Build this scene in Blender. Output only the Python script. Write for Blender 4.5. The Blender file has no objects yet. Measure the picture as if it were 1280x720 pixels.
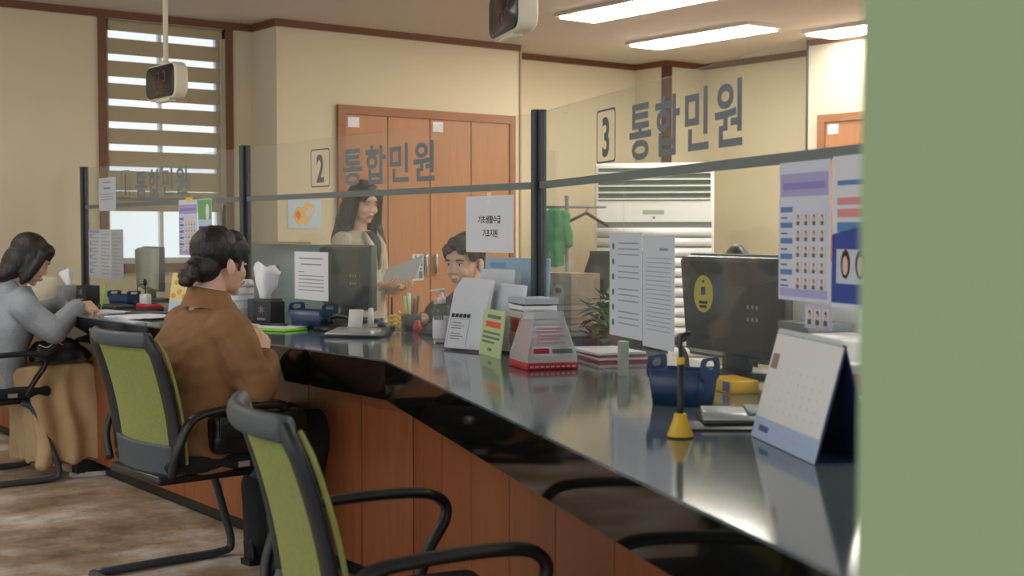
import bpy, bmesh, math, random
from mathutils import Vector, Matrix, noise
random.seed(7)
R = math.radians
SC = bpy.context.scene
COL = SC.collection

# ------------------------------------------------------------------ camera, world, exposure
H_EYE = 1.25
cam_d = bpy.data.cameras.new('camera'); cam = bpy.data.objects.new('camera', cam_d); COL.objects.link(cam)
cam.location = (0, 0, H_EYE)
cam.rotation_euler = (R(90) - math.atan(70 / 1650), 0, R(-37.4))
cam_d.sensor_width = 36; cam_d.lens = 36 * 1650 / 1280
cam_d.clip_start = 0.05
cam_d.dof.use_dof = True; cam_d.dof.focus_distance = 4.9; cam_d.dof.aperture_fstop = 5.0
SC.camera = cam
W = bpy.data.worlds.new('overcast'); SC.world = W; W.use_nodes = True
W.node_tree.nodes['Background'].inputs[0].default_value = (0.90, 0.95, 1.0, 1)
W.node_tree.nodes['Background'].inputs[1].default_value = 1.3
SC.view_settings.view_transform = 'Standard'; SC.view_settings.look = 'None'
SC.view_settings.gamma = 1; SC.view_settings.exposure = 0.12
PANEL_STRENGTH = 24.0

# ------------------------------------------------------------------ materials
def lin(c):
    return tuple((v / 255 / 12.92 if v / 255 <= .04045 else ((v / 255 + .055) / 1.055) ** 2.4) for v in c)
MATS = {}
def mat(name, rgb, rough=.6, metal=0., var=0., scale=8., bump=0., bscale=60., stretch=(1, 1, 1), spec=.5, emit=0., sss=0., coat=0., rgb2=None):
    if name in MATS: return MATS[name]
    m = bpy.data.materials.new(name); m.use_nodes = True; MATS[name] = m
    nt = m.node_tree; N = nt.nodes; L = nt.links; b = N['Principled BSDF']
    c = lin(rgb) + (1,)
    b.inputs['Base Color'].default_value = c
    b.inputs['Roughness'].default_value = rough; b.inputs['Metallic'].default_value = metal
    b.inputs['Specular IOR Level'].default_value = spec
    b.inputs['Coat Weight'].default_value = coat; b.inputs['Coat Roughness'].default_value = .08
    if emit: b.inputs['Emission Color'].default_value = c; b.inputs['Emission Strength'].default_value = emit
    if sss:
        b.inputs['Subsurface Weight'].default_value = sss; b.inputs['Subsurface Radius'].default_value = (.012, .005, .003)
        b.inputs['Subsurface Scale'].default_value = 1
    if var or bump or rgb2:
        tc = N.new('ShaderNodeTexCoord'); mp = N.new('ShaderNodeMapping'); mp.inputs['Scale'].default_value = stretch
        L.new(tc.outputs['Object'], mp.inputs['Vector'])
    if var or rgb2:
        n = N.new('ShaderNodeTexNoise'); n.inputs['Scale'].default_value = scale; n.inputs['Detail'].default_value = 5
        L.new(mp.outputs[0], n.inputs['Vector'])
        r = N.new('ShaderNodeValToRGB'); r.color_ramp.elements[0].position = .3; r.color_ramp.elements[1].position = .7
        c2 = lin(rgb2) if rgb2 else tuple(min(1, v * (1 + var)) for v in c[:3])
        c1 = c[:3] if rgb2 else tuple(v * (1 - var) for v in c[:3])
        r.color_ramp.elements[0].color = c1 + (1,); r.color_ramp.elements[1].color = tuple(c2) + (1,)
        L.new(n.outputs[0], r.inputs[0]); L.new(r.outputs[0], b.inputs['Base Color'])
    if bump:
        n2 = N.new('ShaderNodeTexNoise'); n2.inputs['Scale'].default_value = bscale; n2.inputs['Detail'].default_value = 4
        L.new(mp.outputs[0], n2.inputs['Vector'])
        bp = N.new('ShaderNodeBump'); bp.inputs['Strength'].default_value = bump; bp.inputs['Distance'].default_value = .01
        L.new(n2.outputs[0], bp.inputs['Height']); L.new(bp.outputs[0], b.inputs['Normal'])
    return m

def glass_mat(name, tint, haze, refl=1.0, ior=1.5, rough=0.0):
    m = bpy.data.materials.new(name); m.use_nodes = True; MATS[name] = m
    nt = m.node_tree; N = nt.nodes; L = nt.links; N.remove(N['Principled BSDF'])
    out = N['Material Output']
    tr = N.new('ShaderNodeBsdfTransparent'); tr.inputs[0].default_value = tint + (1,)
    df = N.new('ShaderNodeBsdfDiffuse'); df.inputs[0].default_value = (.75, .78, .76, 1)
    m1 = N.new('ShaderNodeMixShader'); m1.inputs[0].default_value = haze
    L.new(tr.outputs[0], m1.inputs[1]); L.new(df.outputs[0], m1.inputs[2])
    gl = N.new('ShaderNodeBsdfGlossy'); gl.inputs['Roughness'].default_value = rough
    fr = N.new('ShaderNodeFresnel'); ge = N.new('ShaderNodeNewGeometry'); io = N.new('ShaderNodeMath'); io.operation = 'MULTIPLY_ADD'
    io.inputs[1].default_value = 1 / ior - ior; io.inputs[2].default_value = ior      # same Fresnel curve entering and leaving the thin sheet
    L.new(ge.outputs['Backfacing'], io.inputs[0]); L.new(io.outputs[0], fr.inputs[0])
    mu = N.new('ShaderNodeMath'); mu.operation = 'MULTIPLY'; mu.inputs[1].default_value = refl
    L.new(fr.outputs[0], mu.inputs[0])
    m2 = N.new('ShaderNodeMixShader'); L.new(mu.outputs[0], m2.inputs[0]); L.new(m1.outputs[0], m2.inputs[1]); L.new(gl.outputs[0], m2.inputs[2])
    L.new(m2.outputs[0], out.inputs[0])
    return m

M_wall = mat('cream_wall', (214, 201, 171), .75, var=.03, scale=1.2, bump=.06, bscale=90)
M_ceil = mat('ceiling_paint', (202, 192, 180), .85, var=.02, scale=1.0)
M_trimw = mat('brown_trim', (112, 70, 44), .5, var=.12, scale=6, stretch=(1, 1, 8))
M_green = mat('sage_wall', (154, 176, 133), .7, var=.02, scale=2)
M_door = mat('door_veneer', (176, 120, 80), .42, var=.08, scale=3, stretch=(14, 14, 1), bump=.03, bscale=30)
M_panel = mat('counter_veneer', (132, 76, 43), .35, var=.18, scale=3, stretch=(12, 12, 1), bump=.03, bscale=25)
M_gap = mat('dark_gap', (24, 16, 12), .8)
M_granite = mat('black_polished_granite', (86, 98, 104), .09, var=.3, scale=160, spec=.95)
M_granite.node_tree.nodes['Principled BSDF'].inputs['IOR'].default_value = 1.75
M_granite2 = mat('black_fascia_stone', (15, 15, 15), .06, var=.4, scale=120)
M_post = mat('charcoal_metal', (64, 74, 79), .45, metal=.1)
M_rail = mat('grey_aluminium', (116, 126, 126), .45, metal=.2)
M_letter = mat('frosted_grey_vinyl', (120, 129, 134), .7)
M_num = mat('dark_grey_vinyl', (104, 110, 114), .7)
M_glass = glass_mat('clear_glass', (.965, .98, .968), .030, refl=.65)
M_acryl = glass_mat('clear_acrylic', (.97, .98, .985), .02, refl=.7)
M_cloud = glass_mat('cloudy_plastic', (.90, .91, .94), .34, refl=.6, rough=.15)
M_gedge = mat('green_glass_edge', (120, 150, 130), .2)
M_paper = mat('white_paper', (226, 226, 232), .8)
M_paper2 = mat('cool_white_paper', (205, 210, 218), .8)
M_ink = mat('black_ink', (40, 40, 44), .8)
M_inkg = mat('grey_ink', (120, 122, 130), .8)
M_inkl = mat('pale_grey_ink', (150, 152, 160), .8)
M_white = mat('white_plastic', (225, 225, 222), .4)
M_cream = mat('cream_plastic', (225, 215, 190), .45)
M_black = mat('black_plastic', (22, 23, 25), .4, bump=.05, bscale=200)
M_blackl = mat('black_leather', (14, 14, 16), .35, bump=.25, bscale=90)
M_dgrey = mat('dark_grey_plastic', (62, 68, 72), .45)
M_mgrey = mat('mid_grey_plastic', (112, 120, 124), .5)
M_cframe = mat('chair_frame_charcoal', (25, 30, 33), .5)
M_ctop = mat('chair_grey', (68, 76, 82), .55)
M_silver = mat('silver_plastic', (170, 174, 176), .35, metal=.4)
M_chrome = mat('chrome', (210, 210, 210), .15, metal=1)
M_monitor = mat('dark_green_grey_shell', (50, 60, 58), .3)
M_monside = mat('grey_shell', (100, 108, 106), .4)
M_mesh = mat('lime_mesh', (142, 148, 80), .85, var=.08, scale=90, bump=.4, bscale=420)
M_skin = mat('skin', (222, 176, 152), .5, sss=.12)
M_lip = mat('lips', (176, 92, 88), .45)
M_eye = mat('eye_white', (232, 228, 222), .3)
M_iris = mat('eye_dark', (28, 20, 18), .25)
M_hair = mat('dark_brown_hair', (30, 21, 19), .42, var=.35, scale=30, stretch=(3, 3, .6), bump=.5, bscale=60)
M_hairb = mat('black_hair', (20, 20, 24), .38, var=.3, scale=40, stretch=(3, 3, .4), bump=.5, bscale=70)
M_coat = mat('camel_coat', (142, 102, 66), .85, var=.07, scale=30, bump=.12, bscale=140)
M_knit = mat('grey_knit', (146, 152, 160), .95, var=.12, scale=140, bump=.3, bscale=260)
M_skirt = mat('khaki_cotton', (188, 160, 120), .85, var=.06, scale=14, bump=.1, bscale=120)
M_blazer = mat('oatmeal_blazer', (188, 179, 162), .85, var=.05, scale=40, bump=.1, bscale=160)
M_suit = mat('charcoal_suit', (40, 44, 46), .8, var=.08, scale=60)
M_shirt = mat('white_shirt', (222, 222, 222), .8)
M_trou = mat('black_trousers', (26, 28, 32), .8, bump=.1, bscale=90)
M_shoe = mat('black_shoe', (18, 18, 20), .4)
M_sole = mat('white_sole', (205, 205, 200), .6)
M_red = mat('red_print', (176, 36, 46), .45)
M_pink = mat('pink_paper', (222, 150, 150), .8)
M_lime = mat('lime_pad', (140, 214, 40), .5)
M_blue = mat('navy_blue_plastic', (27, 56, 94), .4)
M_sky = mat('light_blue_plastic', (140, 178, 212), .5)
M_purple = mat('lilac_print', (176, 170, 214), .7)
M_pblue = mat('pale_blue_print', (190, 210, 232), .7)
M_dblue = mat('royal_blue_print', (58, 78, 160), .7)
M_cblue = mat('calendar_navy', (30, 44, 92), .6)
M_yellow = mat('yellow_plastic', (232, 184, 40), .45)
M_ylabel = mat('yellow_print', (232, 214, 60), .6)
M_gprint = mat('pale_green_card', (186, 204, 150), .75)
M_gpost = mat('green_print', (120, 176, 110), .75)
M_kraft = mat('kraft_card', (176, 152, 122), .85, var=.05, scale=20)
M_coatg = mat('green_cloth', (58, 122, 82), .9, bump=.2, bscale=40)
M_leaf = mat('leaf_green', (74, 112, 62), .5, var=.2, scale=20)
M_soil = mat('terracotta', (150, 92, 66), .8)
M_blind = mat('taupe_blind_fabric', (172, 158, 130), .9, var=.03, scale=3, bump=.05, bscale=300)
M_glow = mat('light_diffuser', (255, 250, 240), .5, emit=PANEL_STRENGTH)
M_led = mat('red_led', (128, 24, 50), .4, emit=.12)
M_sand = mat('map_orange', (232, 190, 110), .8)
M_orange = mat('orange_print', (226, 120, 70), .7)
M_soft = mat('tissue', (238, 238, 240), .9, sss=.1)
M_conc = mat('outer_ledge', (190, 190, 186), .9)

# worn vinyl floor
def floor_mat():
    m = bpy.data.materials.new('worn_floor'); m.use_nodes = True
    N = m.node_tree.nodes; L = m.node_tree.links; b = N['Principled BSDF']
    tc = N.new('ShaderNodeTexCoord')
    n1 = N.new('ShaderNodeTexNoise'); n1.inputs['Scale'].default_value = 1.6; n1.inputs['Detail'].default_value = 8; n1.inputs['Roughness'].default_value = .65
    n2 = N.new('ShaderNodeTexNoise'); n2.inputs['Scale'].default_value = 9; n2.inputs['Detail'].default_value = 9; n2.inputs['Roughness'].default_value = .7
    for n in (n1, n2): L.new(tc.outputs['Object'], n.inputs['Vector'])
    r1 = N.new('ShaderNodeValToRGB'); e = r1.color_ramp.elements
    e[0].position = .36; e[0].color = lin((116, 94, 74)) + (1,); e[1].position = .62; e[1].color = lin((208, 202, 196)) + (1,)
    x = e.new(.50); x.color = lin((166, 146, 124)) + (1,)
    L.new(n1.outputs[0], r1.inputs[0])
    r2 = N.new('ShaderNodeValToRGB'); e = r2.color_ramp.elements
    e[0].position = .30; e[0].color = (.45, .43, .42, 1); e[1].position = .52; e[1].color = (1, 1, 1, 1)
    L.new(n2.outputs[0], r2.inputs[0])
    mx = N.new('ShaderNodeMix'); mx.data_type = 'RGBA'; mx.blend_type = 'MULTIPLY'; mx.inputs[0].default_value = .8
    L.new(r1.outputs[0], mx.inputs[6]); L.new(r2.outputs[0], mx.inputs[7]); L.new(mx.outputs[2], b.inputs['Base Color'])
    b.inputs['Roughness'].default_value = .5
    return m
M_floor = floor_mat()

# ------------------------------------------------------------------ mesh builder
class MB:
    def __init__(s): s.v = []; s.f = []; s.sm = []
    def add(s, vs, fs, smooth=False, T=None):
        o = len(s.v)
        s.v += [tuple(T @ Vector(p)) if T else tuple(p) for p in vs]
        s.f += [tuple(i + o for i in f) for f in fs]; s.sm += [smooth] * len(fs); return s
    def box(s, a, b, T=None):
        (x0, y0, z0), (x1, y1, z1) = a, b
        vs = [(x0,y0,z0),(x1,y0,z0),(x1,y1,z0),(x0,y1,z0),(x0,y0,z1),(x1,y0,z1),(x1,y1,z1),(x0,y1,z1)]
        return s.add(vs, [(0,3,2,1),(4,5,6,7),(0,1,5,4),(1,2,6,5),(2,3,7,6),(3,0,4,7)], False, T)
    def rbox(s, a, b, r=.01, seg=2, T=None):
        bm = bmesh.new(); bmesh.ops.create_cube(bm, size=1)
        c = [(p + q) / 2 for p, q in zip(a, b)]; d = [abs(q - p) for p, q in zip(a, b)]
        for v in bm.verts: v.co = Vector((c[0] + v.co.x * d[0], c[1] + v.co.y * d[1], c[2] + v.co.z * d[2]))
        bmesh.ops.bevel(bm, geom=bm.edges[:], offset=min(r, min(d) * .49), segments=seg, affect='EDGES', profile=.5)
        return s.frombm(bm, True, T)
    def frombm(s, bm, smooth=True, T=None):
        bm.verts.index_update()
        s.add([v.co.copy() for v in bm.verts], [[v.index for v in f.verts] for f in bm.faces], smooth, T); bm.free(); return s
    def prism(s, pts, z0, z1, T=None):
        n = len(pts)
        vs = [(x, y, z0) for x, y in pts] + [(x, y, z1) for x, y in pts]
        fs = [tuple(range(n))[::-1], tuple(range(n, 2 * n))] + [(i, (i + 1) % n, n + (i + 1) % n, n + i) for i in range(n)]
        return s.add(vs, fs, False, T)
    def ring(s, rings, closed_ends=True, smooth=True, T=None):
        n = len(rings[0]); vs = [p for r in rings for p in r]; fs = []
        for k in range(len(rings) - 1):
            for i in range(n):
                a = k * n + i; b = k * n + (i + 1) % n
                fs.append((a, b, b + n, a + n))
        if closed_ends: fs.append(tuple(range(n))[::-1]); fs.append(tuple(range((len(rings) - 1) * n, len(rings) * n)))
        return s.add(vs, fs, smooth, T)
    def lathe(s, prof, n=24, c=(0, 0, 0), T=None):
        rings = [[(c[0] + r * math.cos(2*math.pi*i/n), c[1] + r * math.sin(2*math.pi*i/n), c[2] + z) for i in range(n)] for r, z in prof]
        return s.ring(rings, True, True, T)
    def tube(s, pts, r, n=10, T=None, flat=None):
        P = [Vector(p) for p in pts]; rings = []; up = None
        for i, p in enumerate(P):
            d = (P[min(i + 1, len(P) - 1)] - P[max(i - 1, 0)]).normalized()
            if up is None: up = Vector((0, 0, 1)) if abs(d.z) < .9 else Vector((1, 0, 0))
            a = d.cross(up)
            a = a.normalized(); b = a.cross(d).normalized(); up = b
            rr = r[i] if isinstance(r, (list, tuple)) else r
            ra, rb = (rr, rr) if flat is None else flat
            rings.append([p + a * ra * math.cos(2*math.pi*k/n) + b * rb * math.sin(2*math.pi*k/n) for k in range(n)])
        return s.ring(rings, True, True, T)
    def cap(s, p, q, r1, r2, n=12, T=None):
        p, q = Vector(p), Vector(q); d = q - p; l = d.length
        if l < 1e-6: return s.ell(p, (r1, r1, r1), T=T)
        d.normalize(); a = d.orthogonal().normalized(); b = d.cross(a)
        prof = []
        for k in range(5): t = R(-88 + k * 22); prof.append((p + d * r1 * math.sin(t), r1 * math.cos(t)))
        for k in range(5): t = R(k * 22); prof.append((q + d * r2 * math.sin(t), r2 * math.cos(t)))
        return s.ring([[c + a * rr * math.cos(2*math.pi*i/n) + b * rr * math.sin(2*math.pi*i/n) for i in range(n)] for c, rr in prof], True, True, T)
    def chain(s, pts, rs, n=12, T=None):
        for i in range(len(pts) - 1): s.cap(pts[i], pts[i + 1], rs[i], rs[i + 1], n, T)
        return s
    def ell(s, c, r, rot=None, n=20, m=12, T=None):
        c = Vector(c); Q = rot.to_matrix() if rot is not None and hasattr(rot, 'to_matrix') else (rot or Matrix.Identity(3))
        rings = []
        for k in range(m + 1):
            t = R(-88 + 176 * k / m)
            rings.append([c + Q @ Vector((r[0]*math.cos(t)*math.cos(2*math.pi*i/n), r[1]*math.cos(t)*math.sin(2*math.pi*i/n), r[2]*math.sin(t))) for i in range(n)])
        return s.ring(rings, True, True, T)
    def sect(s, secs, n=28, T=None, p=2.0):
        # stacked super-ellipses: (cx, cy, cz, rx, ry [, tilt about y])
        rings = []
        for q in secs:
            cx, cy, cz, rx, ry = q[:5]; tl = q[5] if len(q) > 5 else 0
            rg = []
            for i in range(n):
                a = 2*math.pi*i/n; x = math.copysign(abs(math.cos(a)) ** (2/p), math.cos(a)) * rx; y = math.copysign(abs(math.sin(a)) ** (2/p), math.sin(a)) * ry
                rg.append((cx + x * math.cos(tl), cy + y, cz - x * math.sin(tl)))
            rings.append(rg)
        return s.ring(rings, True, True, T)
    def hull(s, pts, T=None):
        bm = bmesh.new()
        for p in pts: bm.verts.new(p)
        r = bmesh.ops.convex_hull(bm, input=bm.verts[:])
        junk = [g for g in r['geom_interior'] if isinstance(g, bmesh.types.BMVert)]
        if junk: bmesh.ops.delete(bm, geom=junk, context='VERTS')
        return s.frombm(bm, True, T)
    def mesh(s, name):
        me = bpy.data.meshes.new(name); me.from_pydata(s.v, [], s.f)
        me.polygons.foreach_set('use_smooth', s.sm); me.update(); return me
    def build(s, name, m, parent=None, label=None):
        me = s.mesh(name); me.materials.append(m)
        return link(name, me, parent, label)

def link(name, me, parent=None, label=None):
    o = bpy.data.objects.new(name, me); COL.objects.link(o)
    if parent: o.parent = parent
    if label: o['label'] = label
    return o
def tag(o, label, cat, group=None):
    o['label'] = label; o['category'] = cat
    if group: o['group'] = group
    return o
def thing(name, label, cat, loc=(0, 0, 0), rz=0., group=None):
    o = bpy.data.objects.new(name, None); COL.objects.link(o); o.empty_display_size = .1
    o.location = loc; o.rotation_euler = (0, 0, rz); return tag(o, label, cat, group)
def solo(name, mb, m, label, cat, loc=(0, 0, 0), rz=0., group=None):
    o = mb.build(name, m); o.location = loc; o.rotation_euler = (0, 0, rz); return tag(o, label, cat, group)
def structure(name, mb, m, parent=None):
    o = mb.build(name, m, parent)
    if not parent: o['kind'] = 'structure'
    return o
def dup(o, parent=None):
    c = o.copy(); COL.objects.link(c)
    if parent: c.parent = parent
    for ch in list(o.children): dup(ch, c)
    return c
def fuse(name, mb, m, parent, voxel=.006, smooth=4, disp=None, label=None, decim=None):
    me = mb.mesh('tmp'); o = bpy.data.objects.new('tmp', me); COL.objects.link(o)
    md = o.modifiers.new('r', 'REMESH'); md.mode = 'VOXEL'; md.voxel_size = voxel; md.use_smooth_shade = True
    if smooth: sm = o.modifiers.new('s', 'SMOOTH'); sm.factor = .5; sm.iterations = smooth
    dg = bpy.context.evaluated_depsgraph_get(); out = bpy.data.meshes.new_from_object(o.evaluated_get(dg))
    bpy.data.objects.remove(o); bpy.data.meshes.remove(me)
    out.name = name; out.materials.clear(); out.materials.append(m)
    if disp:
        for v, nn in [(v, v.normal.copy()) for v in out.vertices]: v.co += nn * disp(v.co, nn)
    out.polygons.foreach_set('use_smooth', [True] * len(out.polygons)); out.update()
    return link(name, out, parent, label)
def text(name, body, m, parent, size, x, z, y=0., depth=.001, bold=0., align='LEFT', sx=1., label=None):
    c = bpy.data.curves.new('t', 'FONT'); c.body = body; c.size = size; c.extrude = depth / 2; c.align_x = align; c.offset = bold; c.resolution_u = 3
    o = bpy.data.objects.new('t', c); COL.objects.link(o)
    dg = bpy.context.evaluated_depsgraph_get(); me = bpy.data.meshes.new_from_object(o.evaluated_get(dg))
    bpy.data.objects.remove(o); bpy.data.curves.remove(c)
    me.transform(Matrix(((sx, 0, 0, x), (0, 0, -1, y), (0, 1, 0, z), (0, 0, 0, 1))))
    me.materials.clear(); me.materials.append(m); me.name = name
    return link(name, me, parent, label)
def rrect(w, h, r, n=5):
    out = []
    for cx, cy, a0 in ((w/2 - r, h/2 - r, 0), (-w/2 + r, h/2 - r, 90), (-w/2 + r, -h/2 + r, 180), (w/2 - r, -h/2 + r, 270)):
        for k in range(n + 1):
            a = R(a0 + 90 * k / n); out.append((cx + r * math.cos(a), cy + r * math.sin(a)))
    return out
XZ = Matrix(((1, 0, 0, 0), (0, 0, -1, 0), (0, 1, 0, 0), (0, 0, 0, 1)))   # prism drawn in x/z, extruded towards -y

# ------------------------------------------------------------------ the room
CEIL = 2.755
YA = 8.85; YB = 8.48; XR = 8.64; XS = 8.20
structure('floor', MB().box((-3.5, -3, -.05), (9.2, 9.2, 0)), M_floor)
structure('ceiling', MB().box((-3.5, -3, CEIL), (9.2, 9.2, CEIL + .1)), M_ceil)
wx0, wx1, wz0, wz1 = 3.29, 4.16, 1.03, 2.70
wall = MB()
wall.box((-3.5, YA, 0), (wx0, YA + .12, CEIL)).box((wx1, YA, 0), (4.5, YA + .12, CEIL))
wall.box((wx0, YA, 0), (wx1, YA + .12, wz0)).box((wx0, YA, wz1), (wx1, YA + .12, CEIL))
structure('wall_window', wall, M_wall)
structure('wall_door', MB().box((4.385, YB, 0), (6.56, YA + .12, CEIL)), M_wall)
structure('wall_alcove', MB().box((6.56, YA, 0), (8.3, YA + .12, CEIL)), M_wall)
structure('wall_corner', MB().box((8.165, 8.45, 0), (8.76, YA + .12, CEIL)), M_wall)
structure('wall_right', MB().box((XR, 6.9, 0), (XR + .12, 8.45, CEIL)), M_wall)
structure('wall_side', MB().box((XS, -3, 0), (XR + .12, 6.89, CEIL)), mat('pale_wall', (206, 196, 174), .75, var=.03, scale=1.2))
structure('wall_column', MB().box((.735, -.45, 0), (1.0, .571, CEIL)), M_green)
# ceiling trim
def crown(name, p, q, out, h=.05, t=.022, z1=CEIL):
    p, q = Vector(p), Vector(q); o = Vector(out)
    mb = MB(); a = p + o * t; b = q + o * t
    mb.prism([tuple(p)[:2], tuple(q)[:2], tuple(b)[:2], tuple(a)[:2]], z1 - h, z1)
    structure(name, mb, M_trimw)
crown('trim_1', (-3.5, YA), (4.385, YA), (0, -1))
crown('trim_2', (4.385, YA), (4.385, YB - .022), (-1, 0))
crown('trim_3', (4.385, YB), (6.56, YB), (0, -1))
crown('trim_4', (6.56, YA), (8.165, YA), (0, -1))
crown('trim_5', (8.165, YA), (8.165, 8.45 - .022), (-1, 0))
crown('trim_6', (8.165, 8.45), (XR, 8.45), (0, -1))
crown('trim_7', (XR, 8.45), (XR, 6.9), (-1, 0))
crown('trim_8', (XS, 6.89), (XS, -3), (-1, 0), h=.045)
structure('trim_9', MB().box((8.11, 8.41, 0), (8.20, 8.45, CEIL - .05)), mat('dark_brown_trim', (84, 50, 34), .5))
structure('trim_10', MB().box((6.556, 8.468, 0), (6.572, 8.485, CEIL - .05)), M_kraft)
structure('trim_11', MB().box((8.188, 6.885, 0), (8.206, 6.9, CEIL - .045)), M_dgrey)
structure('baseboard_back', MB().box((4.385, YB - .015, 0), (6.556, YB, .09)), M_trimw)
structure('baseboard_window', MB().box((-3.5, YA - .015, 0), (2.2, YA, .09)), M_trimw)

# window 1 with a striped roller blind
win = MB()
fr = structure('window_1', MB().box((wx0 - .055, YA - .02, wz0 - .06), (wx0, YA + .13, CEIL - .05)).box((wx1, YA - .02, wz0 - .06), (wx1 + .06, YA + .13, CEIL - .05)).box((wx0, YA - .035, wz0 - .06), (wx1, YA + .13, wz0)), M_trimw)
MB().box((wx0, YA + .06, wz0), (wx0 + .04, YA + .1, wz1)).box((wx1 - .04, YA + .06, wz0), (wx1, YA + .1, wz1)).box((wx0 + .40, YA + .06, wz0), (wx0 + .425, YA + .1, wz1)).box((wx0, YA + .06, wz0), (wx1, YA + .1, wz0 + .04)).box((wx0, YA + .06, wz1 - .04), (wx1, YA + .1, wz1)).build('window_frame', M_white, fr)
MB().box((wx0 + .04, YA + .075, wz0 + .04), (wx1 - .04, YA + .083, wz1 - .04)).build('window_pane', glass_mat('frosted_pane', (.96, .97, .98), .05, refl=.4), fr)
bl = thing('roller_blind', 'taupe striped roller blind half drawn down over the window', 'blind', (0, YA - .005, 0))
MB().rbox((wx0 + .01, -.015, 2.625), (wx1 - .015, .05, 2.70), .02).build('headrail', M_blind, bl)
zt = 2.625
bw0, bw1 = wx0 + .012, wx1 - .045
me_band = MB().box((bw0, .005, -.108), (bw1, .008, 0)).mesh('fabric_band'); me_band.materials.append(M_blind)
z = 2.602
for k in range(8):
    o = link('fabric_band', me_band, bl); o.location.z = z - .153 * k - .03
sheer = glass_mat('sheer_gauze', (.97, .97, .97), .04, refl=.1)
MB().box((bw0 + .002, .009, 1.50), (bw1 - .002, .0095, 2.63)).build('sheer_backing', sheer, bl)
for zz in (1.49, 1.535, 1.58, 1.63):
    MB().box((bw0, .002, zz), (bw1, .007, zz + .04)).build('fabric_band', M_blind, bl)
MB().rbox((bw0 - .004, -.004, 1.468), (bw1 + .004, .012, 1.488), .006).build('bottom_bar', M_mgrey, bl)
MB().box((bw1 + .008, -.02, 1.45), (wx1 - .004, .0, 2.63)).build('side_track', M_blind, bl)
MB().tube([(wx1 - .03, -.008, 1.40), (wx1 - .03, -.008, 2.63)], .004, 6).build('pull_cord', M_white, bl)
# pale band of the building across the street
# double folding door
d1 = structure('door_1', MB().box((4.865, YB - .035, 0), (4.925, YB, 2.18)).box((6.44, YB - .035, 0), (6.495, YB, 2.18)).box((4.925, YB - .035, 2.115), (6.44, YB, 2.18)), M_trimw if False else mat('door_frame_wood', (150, 98, 60), .5, var=.1, scale=4, stretch=(1, 1, 6)))
for a, b in ((4.925, 5.292), (5.297, 5.672), (5.680, 6.060), (6.066, 6.44)):
    MB().box((a + .002, YB - .022, .01), (b - .002, YB - .001, 2.112)).build('door_panel', M_door, d1)
for x in (5.63, 5.72):
    MB().rbox((x - .012, YB - .06, .92), (x + .012, YB - .022, 1.08), .008).build('door_handle', M_chrome, d1)
for x in (4.95, 5.70): solo('paper_label', MB().box((0, 0, 0), (.095, .003, .075)), M_paper, 'small white paper label at the top left of the %s door leaf' % ('first' if x < 5 else 'third'), 'label', (x, YB - .026, 2.02))
sg = solo('door_notice', MB().box((-.052, -.001, -.10), (.052, .001, .10)), M_paper2, 'narrow white notice with dark pictograms on the brown folding door', 'sign', (5.56, YB - .025, .98))
p = MB()
for i in (0, 1):
    for j in (0, 1):
        p.box((-.04 + .045 * i, -.0025, -.085 + .095 * j), (-.005 + .045 * i, -.0012, -.03 + .095 * j))
        p.ell((-.022 + .045 * i, -.002, -.012 + .095 * j), (.010, .001, .010), n=8, m=4)
p.build('pictograms', M_num, sg)
d2 = structure('door_2', MB().box((XS - .03, 6.70, 0), (XS, 6.77, 2.16)).box((XS - .03, 5.70, 0), (XS, 5.77, 2.16)).box((XS - .03, 5.77, 2.10), (XS, 6.70, 2.16)), MATS['door_frame_wood'])
MB().box((XS - .018, 5.775, .01), (XS - .001, 6.695, 2.095)).build('door_panel', M_door, d2)
MB().rbox((XS - .06, 5.85, .95), (XS - .018, 5.875, 1.08), .008).build('door_handle', M_chrome, d2)
solo('paper_label', MB().box((0, 0, 0), (.003, .10, .075)), M_paper, 'small white paper label on the brown door beside the green column', 'label', (XS - .022, 6.57, 2.005))
# map poster on the cream wall
mp = solo('map_poster', MB().box((-.135, -.001, -.105), (.135, .001, .105)), M_pblue, 'small map poster in orange and pale blue on the cream wall', 'poster', (4.60, YB - .003, 1.38))
p = MB(); p.prism([(-.10, -.02), (-.06, .055), (-.02, .045), (.01, .085), (.07, .07), (.085, .02), (.05, -.02), (.02, -.075), (-.05, -.085)], .001, .0022, XZ); p.build('map_land', M_sand, mp)
p = MB(); p.prism([(.02, -.03), (.06, .0), (.075, .04), (.04, .05), (.0, .01)], .0022, .003, XZ); p.build('map_district', mat('map_grey', (205, 205, 200), .8), mp)
p = MB(); p.prism([(-.08, .0), (-.05, .03), (-.03, -.01), (-.05, -.05)], .0022, .003, XZ); p.build('map_district', M_orange, mp)

# ceiling lights
def ceiling_light(cx, cy, label, ln=1.25, wd=.32, group='flat ceiling light panels'):
    t = thing('ceiling_light', label, 'ceiling light', (cx, cy, CEIL), 0, group)
    MB().box((-wd/2 - .025, -ln/2 - .025, -.022), (wd/2 + .025, ln/2 + .025, -.0)).build('housing', M_white if False else mat('light_housing', (190, 180, 168), .6), t)
    MB().rbox((-wd/2, -ln/2, -.036), (wd/2, ln/2, -.0225), .008).build('diffuser', M_glow, t)
ceiling_light(5.99, 6.46, 'glowing rectangular ceiling panel cut by the upper picture edge')
ceiling_light(7.30, 7.18, 'whole glowing rectangular ceiling panel above the air conditioner')
ceiling_light(7.96, 5.95, 'glowing ceiling panel nearest the green column')
for x, y, w_ in ((4.6, 3.8, 'above the staff desks behind window 3'), (.8, 6.6, 'above the waiting side at the far window'), (3.2, 1.0, 'above the near end of the counter'), (-1.2, 4.0, 'above the waiting area'), (6.2, 3.2, 'above the side door')):
    ceiling_light(x, y, 'ceiling panel out of the picture, ' + w_)

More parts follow.
